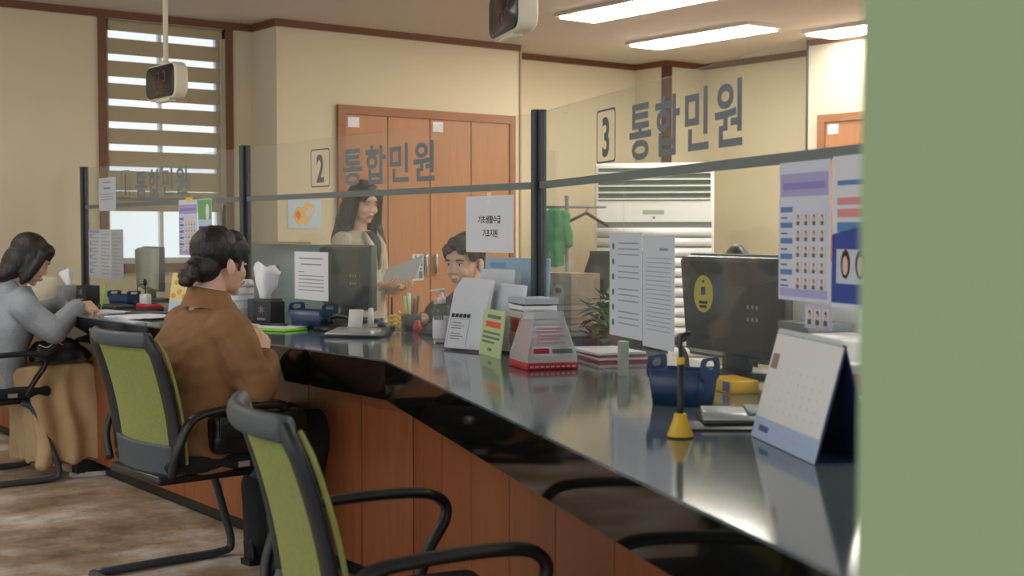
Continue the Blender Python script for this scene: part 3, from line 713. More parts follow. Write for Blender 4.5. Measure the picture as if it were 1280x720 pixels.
# --- woman in grey knit, writing
wk = thing('person', 'seated woman in a grey knit jacket and khaki skirt writing at the counter', 'person', (1.945, 6.84, 0), 0)
Tk = frame((.185, -.01, 1.105), R(-6), R(28))
b = MB(); torso_seated(b, .125, .895); legs_seated(b, y=.10, hz=.50, knee=(.42, .50), foot=(.36, .09)); head(b, Tk)
b.cap((.09, 0, .90), (.12, 0, .98), .062, .054, 16)
rw = (.40, -.13, .870)
b.chain([(.11, -.165, .885), (.23, -.235, .755), rw], [.05, .040, .027]); b.chain([(.11, .165, .885), (.25, .24, .80), (.40, .10, .862)], [.05, .040, .027])
hand(b, rw, (1, .15, -.05), (0, .6, -.8), thumb=-1, curl=(40, 50, 30)); hand(b, (.40, .10, .862), (1, -.35, -.05), (0, 0, -1), thumb=1, curl=(10, 10, 8))
fuse('body', b, M_skin, wk, .0045, 3); face_parts(wk, Tk, down=True)
hr = MB()
hr.ell((-.024, 0, .050), (.098, .090, .090), T=Tk); hr.ell((.050, 0, .080), (.046, .066, .040), T=Tk); hr.ell((.072, 0, .050), (.020, .058, .032), T=Tk)
hr.ell((-.080, 0, -.125), (.050, .074, .050), T=Tk); hr.ell((-.050, 0, -.030), (.075, .096, .095), T=Tk); hr.ell((-.062, 0, -.085), (.056, .088, .062), T=Tk)
for s_ in (-1, 1): hr.ell((.0, s_*.080, -.03), (.045, .020, .085), T=Tk)
for s_ in (-1, 1): hr.chain([Tk @ Vector((.028, s_*.074, .05)), Tk @ Vector((.020, s_*.084, -.02)), Tk @ Vector((.012, s_*.084, -.085)), Tk @ Vector((.004, s_*.078, -.120))], [.030, .030, .026, .014])
fuse('hair', hr, M_hair, wk, .0045, 6, wr(60, .0022, (1.4, 1.4, .2)))
c = MB()
c.sect([(.0, 0, .47, .150, .205), (.0, 0, .54, .145, .195), (.03, 0, .66, .138, .185), (.075, 0, .78, .136, .195), (.11, 0, .86, .115, .20), (.12, 0, .920, .088, .145), (.125, 0, .955, .070, .085), (.13, 0, .975, .062, .070)])
c.cap((.09, 0, .89), (.078, 0, .975), .09, .068, 16)
c.chain([(.105, -.18, .865), (.225, -.245, .755)], [.078, .066]); c.chain([(.225, -.245, .757), (.375, -.148, .862)], [.066, .046])
c.chain([(.105, .18, .865), (.24, .25, .80)], [.078, .064]); c.chain([(.24, .25, .80), (.375, .12, .866)], [.064, .046])
fuse('knit_jacket', c, M_knit, wk, .0065, 4, wr(11, .008, seed=2))
k_ = MB()
k_.hull([(-.16, -.20, .50), (-.16, .20, .50), (-.12, -.15, .58), (-.12, .15, .58), (.12, -.19, .575), (.12, .19, .575), (.42, -.19, .585), (.42, .19, .585), (.50, -.17, .54), (.50, .17, .54), (.50, -.20, .42), (.50, .20, .42), (.1, -.20, .45), (.1, .20, .45)])
k_.hull([(.12, -.20, .50), (.12, .20, .50), (.50, -.19, .52), (.50, .19, .52), (.49, -.23, .09), (.49, .23, .09), (.14, -.23, .08), (.14, .23, .08), (.30, -.255, .085), (.30, .255, .085)])
def pleat(c_, n_):
    w_ = max(0, min(1, (.62 - c_.z) * 3)); u = math.atan2(c_.y, c_.x - .30)
    return w_ * (.016 * math.sin(u * 11 + 2.5 * noise.noise(c_ * 3)) + .008 * noise.noise(c_ * 9)) + .012 * noise.noise(Vector((c_.x * 7, c_.y * 7, c_.z * 4)))
fuse('skirt', k_, M_skirt, wk, .009, 5, pleat)
so = MB(); sl = MB()
for s_ in (-1, 1): shoe(so, .42, s_*.10 - .05, s_*.05, sl)
fuse('shoes', so, M_shoe, wk, .006, 2); sl.build('shoe_soles', M_sole, wk, 'white rubber soles')
bg = thing('pouch_bag', 'small black slouchy bag with chrome zip on the khaki skirt', 'bag', (2.215, 6.67, .60), R(-10))
m_ = MB(); m_.hull([(-.12, -.05, .0), (.14, -.05, .0), (-.13, .05, 0), (.14, .05, 0), (-.10, -.045, .10), (.0, -.04, .135), (.10, -.03, .10), (.17, 0, .03), (-.10, .04, .10), (.0, .04, .13), (-.15, 0, .05)])
fuse('bag_body', m_, M_blackl, bg, .007, 3, wr(16, .012))
MB().tube(arc([(-.10, -.052, .09), (-.06, -.062, .075), (-.02, -.064, .10), (.02, -.060, .085)], 5), .004, 6).build('zip', M_chrome, bg)
pn = solo('pen', MB().tube([(0, 0, 0), (.012, .004, .04), (.035, .012, .13)], [.002, .006, .006], 8), mat('green_pen', (130, 190, 50), .4), 'green pen in the hand of the woman in grey knit', 'pen', (2.447, 6.70, .848))

# --- standing woman
ws = thing('person', 'standing long-haired woman in an oatmeal blazer reading a paper behind the glass', 'person', (4.115, 6.905, 0), R(-66))
Ts = frame((.040, .0, 1.425), R(-24), R(14), R(0))
b = MB(); b.sect([(0, 0, .78, .10, .165), (.0, 0, .88, .105, .17), (.0, 0, 1.0, .09, .13), (.01, 0, 1.10, .095, .14), (.01, 0, 1.19, .085, .155), (.0, 0, 1.245, .06, .10)])
for s_ in (-1, 1): b.chain([(0, s_*.09, .80), (.01, s_*.085, .44), (-.01, s_*.085, .09)], [.085, .06, .04]); b.cap((-.03, s_*.085, .045), (.13, s_*.09, .03), .035, .026)
head(b, Ts); b.cap((-.01, 0, 1.22), (.0, 0, 1.30), .056, .05, 16)
b.chain([(0, -.155, 1.20), (.0, -.21, .94), (.21, -.12, .94)], [.047, .038, .026]); b.chain([(0, .155, 1.20), (.0, .21, .94), (.21, .10, .91)], [.047, .038, .026])
hand(b, (.21, .10, .91), (1, -.2, .05), (0, -.3, 1), thumb=1, curl=(20, 25, 20)); hand(b, (.21, -.12, .94), (1, .3, .0), (0, .3, 1), thumb=-1, curl=(20, 25, 20))
fuse('body', b, M_skin, ws, .0045, 3); face_parts(ws, Ts, down=True)
hr = MB()
hr.ell((-.024, 0, .050), (.098, .086, .088), T=Ts); hr.ell((.045, 0, .085), (.048, .062, .038), T=Ts)
for s_ in (-1, 1): hr.ell((.066, s_*.045, .052), (.022, .028, .034), T=Ts); hr.chain([Ts @ Vector((.030, s_*.076, .06)), Ts @ Vector((.014, s_*.088, -.03)), Ts @ Vector((.0, s_*.100, -.13)), Ts @ Vector((.055, s_*.115, -.25)), Ts @ Vector((.045, s_*.105, -.36))], [.028, .032, .036, .040, .018])
hr.chain([Ts @ Vector((-.07, 0, .02)), Ts @ Vector((-.085, 0, -.12)), Ts @ Vector((-.12, 0, -.28))], [.07, .085, .05])
for s_ in (-1, 1): hr.chain([Ts @ Vector((-.05, s_*.05, .02)), Ts @ Vector((-.06, s_*.08, -.12)), Ts @ Vector((-.09, s_*.10, -.27))], [.06, .06, .04])
fuse('hair', hr, M_hairb, ws, .0045, 2, wr(34, .005, (1.3, 1.3, .3)))
c = MB(); c.sect([(0, 0, .68, .145, .215), (0, 0, .85, .14, .205), (.0, 0, 1.0, .12, .165), (.01, 0, 1.12, .125, .180), (.01, 0, 1.20, .105, .192), (.0, 0, 1.245, .075, .13), (-.005, 0, 1.262, .06, .09)])
for s_, el, w_ in ((-1, (.0, -.225, .935), (.19, -.13, .937)), (1, (.0, .225, .935), (.19, .11, .908))): c.chain([(0, s_*.172, 1.19), el, w_], [.066, .060, .043])
fuse('blazer', c, M_blazer, ws, .007, 4, wr(9, .006))
MB().hull([(.138, 0, 1.03), (.128, -.048, 1.19), (.128, .048, 1.19), (.075, -.055, 1.255), (.075, .055, 1.255), (.142, 0, 1.09), (.142, -.03, 1.13), (.142, .03, 1.13)]).build('inner_top', mat('dark_top', (44, 50, 56), .8), ws)
for s_ in (-1, 1): MB().hull([(.140, s_*.004, 1.02), (.150, s_*.012, 1.03), (.140, s_*.085, 1.15), (.140, s_*.042, 1.18), (.085, s_*.060, 1.262), (.152, s_*.040, 1.13), (.085, s_*.085, 1.252), (.130, s_*.100, 1.170)]).build('lapel', M_blazer, ws)
tr = MB()
for s_ in (-1, 1): tr.chain([(0, s_*.092, .80), (.01, s_*.09, .44), (-.005, s_*.09, .08)], [.105, .085, .08])
fuse('trousers', tr, M_skirt, ws, .009, 3)
so = MB()
for s_ in (-1, 1): shoe(so, .0, s_*.09)
fuse('shoes', so, M_shoe, ws, .007, 2)
pp = solo('paper_sheaf', MB().box((-.02, -.105, 0), (.26, .105, .004), Matrix.Rotation(R(38), 4, 'X') @ Matrix.Rotation(R(-24), 4, 'Y')), M_paper2, 'white sheaf of paper held by the standing woman', 'paper')
pp.parent = None; pp.location = (4.115 + .19 * math.cos(R(-66)), 6.905 + .19 * math.sin(R(-66)), .965); pp.rotation_euler = (0, 0, R(-50))

# --- seated clerk
def office_chair(label, loc, rz, backtop=1.02):
    t = thing('office_chair', label, 'chair', loc, rz, 'black staff office chairs')
    MB().rbox((-.22, -.23, .42), (.24, .23, .49), .03, 3).build('seat', MATS['black_seat_fabric'], t)
    bk_ = MB(); bk_.ring([[( -.27 - .03 * (1 - (y / .22) ** 2) * 0 + dx, y * (1 if z < backtop - .10 else .86), z) for (y, dx) in ((-.22, -.02), (-.12, -.035), (0, -.04), (.12, -.035), (.22, -.02), (.22, .02), (.12, .008), (0, .003), (-.12, .008), (-.22, .02))] for z in (.54, .62, .80, backtop - .11, backtop - .02, backtop)]); bk_.build('backrest', MATS['black_seat_fabric'], t)
    MB().box((-.29, -.03, .40), (-.262, .03, .62)).box((-.29, -.03, .385), (.0, .03, .42)).build('back_bar', M_black, t)
    MB().lathe([(.03, .07), (.03, .25), (.022, .25), (.022, .42)], 14).build('gas_column', M_dgrey, t)
    for k in range(5):
        a = k * 72; T = Matrix.Rotation(R(a), 4, 'Z')
        MB().tube([T @ Vector((0, 0, .085)), T @ Vector((.26, 0, .065))], [.024, .015], 8).build('leg', M_black, t)
        MB().lathe([(.026, -.012), (.026, .012)], 12, T=T @ Matrix.Translation((.26, 0, .027)) @ Matrix.Rotation(R(90), 4, 'X')).build('castor', M_black, t)
    return t
wm = thing('person', 'seated clerk with short black hair in a charcoal suit behind the glass', 'person', (3.485, 4.815, 0), R(188))
Tm = frame((.075, .0, 1.112), R(12), R(8))
b = MB(); torso_seated(b, .06, .905, w=1.1); legs_seated(b); head(b, Tm, True); b.cap((.03, 0, .91), (.05, 0, 1.01), .064, .058, 16)
b.chain([(.05, -.18, .90), (.12, -.25, .70), (.22, -.12, .86)], [.055, .042, .030]); b.chain([(.05, .18, .90), (.12, .25, .70), (.22, .12, .86)], [.055, .042, .030])
hand(b, (.22, -.12, .86), (1, .2, 0), (0, 0, -1), thumb=-1, curl=(15, 20, 15)); hand(b, (.22, .12, .86), (1, -.2, 0), (0, 0, -1), thumb=1, curl=(15, 20, 15))
fuse('body', b, M_skin, wm, .0045, 3); face_parts(wm, Tm, True)
hr = MB(); hr.ell((-.026, 0, .055), (.094, .086, .082), T=Tm); hr.ell((-.058, 0, -.012), (.052, .070, .055), T=Tm); hr.ell((.042, .012, .092), (.052, .066, .036), T=Tm)
for s_ in (-1, 1): hr.ell((.030, s_*.070, .050), (.036, .016, .040), T=Tm); hr.ell((.076, s_*.038 + .005, .070), (.020, .030, .020), T=Tm)
fuse('hair', hr, M_hairb, wm, .004, 2, wr(34, .005, (1.3, 1.3, .5)))
c = MB(); c.sect([(.0, 0, .46, .15, .21), (.01, 0, .60, .14, .20), (.035, 0, .75, .14, .21), (.055, 0, .87, .125, .215), (.06, 0, .93, .095, .17), (.055, 0, .965, .075, .10), (.05, 0, .99, .066, .075)])
for s_ in (-1, 1): c.chain([(.05, s_*.195, .87), (.12, s_*.258, .70), (.20, s_*.135, .85)], [.075, .06, .045])
fuse('suit_jacket', c, M_suit, wm, .007, 4, wr(9, .006))
MB().hull([(.17, 0, .72), (.14, -.05, .90), (.14, .05, .90), (.10, -.06, .965), (.10, .06, .965), (.188, 0, .80)]).build('shirt_front', M_shirt, wm)
MB().hull([(.192, -.012, .80), (.192, .012, .80), (.178, -.02, .77), (.178, .02, .77), (.165, -.012, .925), (.165, .012, .925), (.18, 0, .72)]).build('tie', mat('navy_tie', (36, 42, 62), .6), wm)
tr = MB()
for s_ in (-1, 1): tr.chain([(-.02, s_*.10, .52), (.43, s_*.11, .515), (.40, s_*.10, .10)], [.10, .08, .06])
fuse('trousers', tr, M_suit, wm, .008, 3)
so = MB()
for s_ in (-1, 1): shoe(so, .42, s_*.10)
fuse('shoes', so, M_shoe, wm, .007, 2)
office_chair('black office chair carrying the seated clerk', (3.495, 4.815, 0), R(188), .88)

# ------------------------------------------------------------------ things on and behind the counter
AC_ = a3                       # direction of the window 3 stretch
RA = R(-90)
def tilt(o, rx): o.rotation_euler = (rx, 0, o.rotation_euler.z); return o
def tissue_mb(s_=1.0, h=.13, seed=0):
    mb = MB(); rings = []
    for k in range(9):
        v = k / 8; rings.append([])
        for i in range(20):
            a = 2*math.pi*i/20
            r = (.022 + .040 * v + .012 * noise.noise(Vector((math.cos(a) * 2, math.sin(a) * 2, v * 3 + seed)))) * s_
            rings[-1].append((r * math.cos(a) * 1.0, r * .62 * math.sin(a) + .010 * math.sin(3 * a + seed) * v, h * v * (1 + .22 * noise.noise(Vector((math.cos(a) * 1.5, math.sin(a) * 1.5, seed + 5))))))
    return mb.ring(rings)
def emblem_box(loc, rz, label):
    o = solo('desk_box', MB().rbox((-.0575, -.045, 0), (.0575, .045, .105), .003), mat('black_card', (34, 34, 38), .55), label, 'box', loc, rz, 'black desk boxes with a pale emblem')
    p = MB()
    for a in (25, 65, 115, 155): p.box((-.020, -.0472, -.002), (.020, -.0452, .002), Matrix.Translation((0, 0, .068)) @ Matrix.Rotation(R(a), 4, 'Y'))
    p.box((-.028, -.0472, .020), (.026, -.0452, .030)).build('emblem', mat('pale_emblem', (128, 122, 130), .6), o)
    return o
def basket(loc, rz, label, w, d, h):
    t = thing('desk_basket', label, 'basket', loc, rz, 'navy blue plastic desk baskets')
    f = 1.16
    mb = MB(); o = rrect(w, d, .015, 3); N = len(o)
    def lv(s_, z, sh=0): return [((x - math.copysign(sh, x)) * s_, (y - math.copysign(sh, y)) * s_, z) for x, y in o]
    mb.ring([lv(1/f, 0), lv(1, h * .82), lv(1, h * .82, .004), lv(1/f, .004, .004)], True)
    mb.build('basket_body', M_blue, t)
    for sx in (-1, 1):   # raised ends with an oval hand hole
        R_ = rrect(d * .92, h * .54, h * .20, 5); I_ = [(x * .0 + .34 * d * math.cos(2*math.pi*k/len(R_) + .6), .10 * h * math.sin(2*math.pi*k/len(R_) + .6)) for k, (x, y) in enumerate(R_)]
        n = len(R_); hz = h * .85
        I_ = []
        for x, y in R_:
            a = math.atan2(y / (h * .54), x / (d * .92)); I_.append((.25 * d * math.cos(a), .11 * h * math.sin(a) + .04 * h))
        vs = []
        for y0 in (-.0025, .0025): vs += [(x, y0, hz + z) for x, z in R_] + [(x, y0, hz + z + .06 * h) for x, z in I_]
        fs = []
        for k in range(n):
            k2 = (k + 1) % n
            fs += [(k, k2, n + k2, n + k), (2*n + k, 3*n + k, 3*n + k2, 2*n + k2), (k, 2*n + k, 2*n + k2, k2), (n + k, n + k2, 3*n + k2, 3*n + k)]
        T = Matrix.Translation((sx * (w / 2 - .002), 0, 0)) @ Matrix.Rotation(R(90), 4, 'Z')
        MB().add(vs, fs, False, T).build('end_handle', M_blue, t)
    return t
def monitor(loc, rz, label, w=.50, h=.31, z0=.055, m=M_monitor, side=M_monside, z_st=.0):
    # back of an all-in-one screen; the shell faces -y (the customers)
    t = thing('monitor', label, 'monitor', loc, rz)
    MB().rbox((-w/2, .0, z0), (w/2, .032, z0 + h), .006).build('screen_frame', side, t)
    sh_ = MB()
    def rc(a, b, zl, zh, y): return [(-a, y, zl), (a, y, zl), (b, y, zh), (-b, y, zh)]
    sh_.ring([rc(w*.43, w*.49, z0 + .01, z0 + h - .006, 0), rc(w*.41, w*.475, z0 + .018, z0 + h - .010, -.03), rc(w*.38, w*.45, z0 + .028, z0 + h - .022, -.048)], True, False)
    sh_.build('rear_shell', m, t)
    v = MB()
    for i in range(3):
        for j in range(2): v.box((w*.24 + i * .022, -.0495, z0 + h*.40 + j * .035), (w*.24 + i * .022 + .009, -.0475, z0 + h*.40 + j * .035 + .011))
    v.build('port_dots', M_silver, t)
    MB().rbox((-.06, -.01, .012), (.06, .02, z0 + .09), .006).build('stand', M_black, t)
    MB().rbox((-.12, -.08, 0), (.12, .10, .014), .006).build('stand_base', M_black, t)
    return t

# --- far window (1)
o = solo('drawer_box', MB().rbox((-.11, -.10, 0), (.11, .10, .15), .006), M_cream, 'cream drawer box on the far end of the counter', 'box', (2.60, 8.12, CT), RA)
MB().box((-.09, -.103, .02), (.09, -.1005, .07)).build('drawer_front', M_cream, o); MB().ell((0, -.108, .045), (.008, .008, .008)).build('knob', M_mgrey, o)
solo('paper', MB().box((-.14, -.10, 0), (.14, .10, .006)), M_paper2, 'sheaf of papers on the far end of the counter before the drawer box', 'paper', (2.47, 7.58, CT), R(-80))
tb = solo('tissue_box', MB().rbox((-.055, -.055, 0), (.055, .055, .10), .006), mat('grey_card', (138, 140, 142), .6), 'small grey tissue box left of the far black desk box', 'tissue box', (2.70, 7.92, CT), RA)
tt = tissue_mb(.9, .09, 3).build('tissue', M_soft, tb); tt.location = (0, 0, .098); tt.rotation_euler = (0, R(-35), 0)
emblem_box((2.745, 7.72, CT), R(-80), 'black desk box with pale emblem beside the green pen')
solo('paper', MB().box((-.14, -.10, 0), (.14, .10, .003)), M_paper, 'white form under the writing hand of the woman in grey', 'paper', (2.50, 6.83, CT), R(-84))
basket((2.83, 7.37, CT), R(-70), 'navy blue basket on the far stretch of the counter near the red stapler', .17, .11, .075)
o = solo('card_reader', MB().rbox((-.10, -.06, 0), (.10, .06, .018), .006), M_dgrey, 'flat dark card reader before the far navy basket', 'card reader', (2.70, 7.15, CT), R(-82))
MB().box((-.07, -.045, .0182), (.03, .03, .0195)).build('screen', M_black, o)
solo('desk_clock', MB().rbox((-.032, -.02, 0), (.032, .02, .07), .008), M_white, 'small white desk device to the right of the far navy basket', 'clock', (2.885, 7.19, CT), R(-75))
t = thing('stapler', 'red stapler lying on the counter at the far window', 'stapler', (2.725, 6.73, CT), R(-35))
MB().rbox((-.075, -.018, 0), (.075, .018, .012), .004).build('base', M_black, t); MB().hull([(-.07, -.016, .014), (-.07, .016, .014), (.078, -.014, .014), (.078, .014, .014), (-.07, -.014, .042), (-.07, .014, .042), (.06, -.012, .030), (.06, .012, .030)]).build('arm', M_red, t)
t = thing('desk_calendar', 'small yellow flower-patterned standing calendar at the far window', 'calendar', (2.79, 6.53, CT), R(-62))
MB().box((-.058, -.002, 0), (.058, .002, .21), Matrix.Rotation(R(-12), 4, 'X')).build('front_leaf', mat('pale_yellow_print', (232, 214, 150), .7), t); MB().box((-.058, .088, 0), (.058, .092, .21), Matrix.Translation((0, .002, 0)) @ Matrix.Translation((0, .09, 0)) @ Matrix.Rotation(R(12), 4, 'X') @ Matrix.Translation((0, -.09, 0))).build('back_leaf', M_paper, t)
p = MB(); 
for (x, z) in ((-.025, .16), (.025, .15), (.0, .11), (-.035, .09), (.035, .085)): p.ell((x, -.003, z), (.016, .001, .014), n=8, m=4, T=Matrix.Rotation(R(-12), 4, 'X'))
p.build('flower_print', mat('flower_orange', (230, 170, 70), .7), t); MB().box((-.056, -.0035, .005), (.056, -.0022, .06), Matrix.Rotation(R(-12), 4, 'X')).build('date_print', M_pblue, t)
for k in range(3):
    solo('paper', MB().box((-.148, -.105, 0), (.148, .105, .004)), M_paper, ('lowest', 'middle', 'topmost')[k] + ' of the loose white papers beside the camel coat', 'paper', (2.475 + .012 * k, 6.28 - .05 * k, CT + .0045 * k), R(-88 + 7 * k))
solo('folder', MB().rbox((-.14, -.08, 0), (.10, .08, .008), .002), M_dgrey, 'dark grey folder among the white papers at the far window', 'folder', (2.66, 6.50, CT), R(-70))
t = monitor((3.165, 7.80, CT), R(-98), 'pale grey-green monitor before the bright window', .44, .27, .06, mat('pale_shell', (178, 186, 168), .5), M_dgrey)
t = thing('desk_microphone', 'black gooseneck desk microphone with curled cable beside the pale monitor', 'microphone', (2.99, 7.45, CT), 0)
MB().lathe([(.03, 0), (.03, .012), (.01, .018)], 14).build('base', M_black, t); MB().tube([(0, 0, .01), (0, 0, .08), (0, .004, .11)], .005, 8).build('stem', M_black, t); MB().ell((0, .005, .125), (.012, .012, .022)).build('head', M_black, t)
MB().tube(arc([(-.02, .02, .005), (-.01, .10, .09), (0, .03, .115), (0, .004, .10)], 6), .003, 6).build('cable', M_black, t)
for k, (x, y, c_) in enumerate(((2.98, 7.0, M_red), (2.93, 6.86, M_pink))):
    solo('ink_pad', MB().rbox((-.03, -.022, 0), (.03, .022, .022), .004), c_, ('red' if k == 0 else 'pink') + ' ink pad on the counter behind the red stapler', 'ink pad', (x - .13, y - .02, CT), R(-60))

# --- middle window (2)
t = thing('wipes_tub', 'white tub of wet wipes with pale blue print before the bun-haired woman', 'tub', (2.775, 5.78, CT), R(-75))
MB().lathe([(.072, 0), (.076, .006), (.076, .155), (.070, .165), (.070, .17)], 28).build('tub', M_white, t); MB().lathe([(.078, .0), (.078, .022), (.066, .034), (.02, .036)], 28, (0, 0, .160)).build('lid', M_white, t)
MB().lathe([(.0766, .015), (.0768, .016), (.0768, .06), (.0766, .061)], 28).build('blue_band', M_pblue, t); MB().lathe([(.0766, .09), (.0768, .091), (.0768, .10), (.0766, .101)], 28).build('print_band', mat('print_lavender', (190, 186, 214), .7), t); MB().lathe([(.0766, .12), (.0768, .121), (.0768, .13), (.0766, .131)], 28).build('print_band', MATS['print_lavender'], t)
tb = solo('tissue_box', MB().rbox((-.06, -.058, 0), (.06, .058, .108), .006), mat('dark_card', (62, 62, 68), .6), 'dark tissue box with a big white tissue, beside the black emblem box', 'tissue box', (2.835, 5.615, CT), R(-78))
tt = tissue_mb(1.25, .155, 1).build('tissue', M_soft, tb); tt.location = (0, 0, .105); tt.rotation_euler = (0, R(6), 0)
emblem_box((2.775, 5.46, CT), R(-72), 'black desk box with pale emblem above the lime green pad')
t = thing('orchid', 'small magenta artificial flower standing behind the glass of window 2', 'flower', (3.10, 6.29, CT), 0)
MB().lathe([(.022, 0), (.03, .07), (.026, .07), (.02, .06)], 14).build('pot', M_white, t); MB().tube(arc([(0, 0, .06), (.01, .01, .12), (0, 0, .175)], 4), .003, 6).build('stem', M_leaf, t)
p = MB()
for k in range(5): p.ell((.02 * math.cos(k * 1.257), .02 * math.sin(k * 1.257), .185), (.017, .017, .008), n=8, m=5)
p.build('petals', mat('magenta', (186, 50, 110), .6), t)
solo('clipboard', MB().rbox((-.11, -.075, 0), (.11, .075, .010), .003), M_lime, 'lime green clipboard pad on the counter beside the camel coat', 'clipboard', (2.63, 5.10, CT), R(-70))
solo('paper', MB().box((-.105, -.074, 0), (.105, .074, .003)), M_paper, 'white paper sheet lying on the lime green pad', 'paper', (2.655, 5.125, CT + .0105), R(-66))
solo('paper', MB().box((-.15, -.10, 0), (.15, .10, .004)), M_paper, 'white paper on the counter in front of the wipes tub', 'paper', (2.605, 5.47, CT), R(-80))
solo('pen', MB().tube([(-.07, 0, .005), (.06, 0, .005), (.072, 0, .005)], [.005, .005, .002], 8), M_black, 'black pen lying on the papers beside the black emblem box', 'pen', (2.655, 5.175, CT + .014), R(-60))
basket((2.795, 5.08, CT), R(-72), 'navy blue basket behind the lime green pad, under the typed notice', .20, .11, .10)
t = thing('desk_telephone', 'black desk telephone with coiled handset cord before the dark monitor', 'telephone', (2.80, 4.90, CT), R(-76))
MB().hull([(-.07, -.06, 0), (.07, -.06, 0), (-.07, .06, 0), (.07, .06, 0), (-.07, -.06, .014), (.07, -.06, .014), (-.065, .055, .035), (.065, .055, .035)]).build('base', M_black, t)
MB().tube(arc([(-.06, .03, .03), (-.055, .03, .055), (.0, .03, .062), (.055, .03, .055), (.06, .03, .03)], 5), .011, 8).build('handset', M_black, t)
t = thing('card_reader', 'silver and black signature pad with a white card stand, beside the corner of the counter', 'card reader', (2.735, 4.60, CT), R(-50))
MB().hull([(-.115, -.08, 0), (.115, -.08, 0), (.115, .07, 0), (-.115, .07, 0), (-.115, -.08, .010), (.115, -.08, .010), (.11, .07, .032), (-.11, .07, .032)]).build('base', M_dgrey, t)
MB().hull([(-.115, -.082, .009), (.115, -.082, .009), (.09, .03, .030), (-.09, .03, .030), (-.112, -.080, .018), (.05, -.080, .018), (.03, .03, .034), (-.09, .03, .034)]).build('silver_cover', M_silver, t)
MB().rbox((-.032, -.004, 0), (.030, .004, .078), .004, T=Matrix.Translation((-.03, .05, .028)) @ Matrix.Rotation(R(-14), 4, 'X')).build('card_stand', M_white, t)
monitor((3.17, 5.42, CT), R(-90), 'dark monitor seen from behind at window 2, before the standing woman', .42, .305, .055)
solo('desk_divider', MB().rbox((-.80, -.015, 0), (.55, .015, 1.185), .004), mat('blue_grey_felt', (142, 158, 162), .85, var=.04, scale=90), 'blue grey desk divider panel behind the tissue box at window 2', 'divider', (3.34, 6.23, 0), RA)
solo('paper', MB().box((-.15, -.10, 0), (.15, .10, .012)), M_kraft, 'buff file lying on top of the blue grey divider panel', 'paper', (3.34, 6.42, 1.1855), RA)
t = thing('glass_jar', 'clear round jar with yellow wrapped sweets behind the card reader', 'jar', (3.0, 4.745, CT), 0)
MB().lathe([(.034, 0), (.042, .01), (.044, .05), (.034, .075), (.036, .085)], 20).build('jar', M_acryl, t)
for k in range(9):
    o = MB().ell((.018 * math.cos(k * 2.1), .018 * math.sin(k * 2.1), .018 + .006 * k), (.014, .010, .009), n=8, m=5).build('sweet', M_yellow, t)
t = thing('pen_holder', 'pen holder full of coloured markers behind the glass of window 2', 'pen holder', (3.085, 4.745, CT), 0)
MB().rbox((-.035, -.03, 0), (.035, .03, .07), .006).build('cup', M_dgrey, t)
for k, c_ in enumerate((M_yellow, M_gpost, M_sky, M_sky, M_ylabel, M_white, M_red, M_leaf)):
    a = k * 2 * math.pi / 8; MB().tube([(.018 * math.cos(a), .015 * math.sin(a), .03), (.034 * math.cos(a), .030 * math.sin(a), .135 + .012 * (k % 3))], .0065, 8).build('marker', c_, t)
for k, (px_, py_, c_, lab) in enumerate(((3.02, 4.88, M_blue, 'small blue tape roll'), (3.06, 4.66, M_red, 'small red stamp'))):
    solo('tape_roll' if k == 0 else 'rubber_stamp', MB().lathe([(.018, 0), (.02, .004), (.02, .024), (.012, .03), (.012, .045), (.006, .048)], 14), c_, lab + ' beside the sweets jar', 'stationery', (px_, py_, CT), 0)
solo('glue_stick', MB().lathe([(.013, 0), (.014, .003), (.014, .06), (.011, .063), (.011, .085), (.008, .087)], 14), M_white, 'upright white glue stick beside the black monitor stand', 'stationery', (3.02, 4.97, CT), 0)
t = thing('phone_antenna', 'thin black upright pen in a small stand behind the sweets jar', 'pen', (3.06, 4.865, CT), 0)
t.name = 'standing_pen'; MB().lathe([(.018, 0), (.016, .01), (.006, .02)], 12).build('stand', M_black, t); MB().tube([(0, 0, .015), (.004, 0, .14)], [.005, .004], 8).build('pen', M_black, t)
o = solo('card_terminal', MB().hull([(-.06, -.04, 0), (.06, -.04, 0), (-.06, .05, 0), (.06, .05, 0), (-.06, -.02, .02), (.06, -.02, .02), (-.06, .05, .055), (.06, .05, .055)]), M_dgrey, 'dark payment terminal behind the hand sanitiser bottle', 'terminal', (3.02, 4.47, CT), R(-80))
# hand sanitiser
t = thing('sanitizer_bottle', 'clear pump bottle of hand sanitiser left of the leaflet stand', 'bottle', (2.815, 4.12, CT), R(-55))
MB().lathe([(.030, 0), (.034, .004), (.034, .118), (.028, .138), (.014, .150), (.013, .156)], 24).build('bottle', M_acryl, t); MB().lathe([(.031, .004), (.032, .006), (.032, .10), (.030, .102)], 24).build('gel', glass_mat('gel', (.97, .98, .98), .55, refl=.3), t)
MB().lathe([(.0343, .02), (.0346, .021), (.0346, .095), (.0343, .096)], 24).build('label', mat('label_white', (214, 214, 222), .6), t)
p = MB()
for k in range(5):
    for j in range(3):
        a = R(-120 + k * 14); p.box((-.003, -.0005, -.004), (.003, .0005, .004), Matrix.Translation((.0352 * math.cos(a), .0352 * math.sin(a), .112 - .009 * j)) @ Matrix.Rotation(a + R(90), 4, 'Z'))
p.build('label_text', M_num, t)
MB().lathe([(.016, .150), (.016, .172), (.008, .176), (.006, .198)], 16).build('pump_collar', M_white, t); MB().hull([(-.045, -.007, .196), (-.045, .007, .196), (-.04, -.006, .203), (.012, -.011, .196), (.012, .011, .196), (.012, -.010, .208), (.012, .010, .208)], Matrix.Rotation(R(25), 4, 'Z')).build('pump_head', M_white, t)
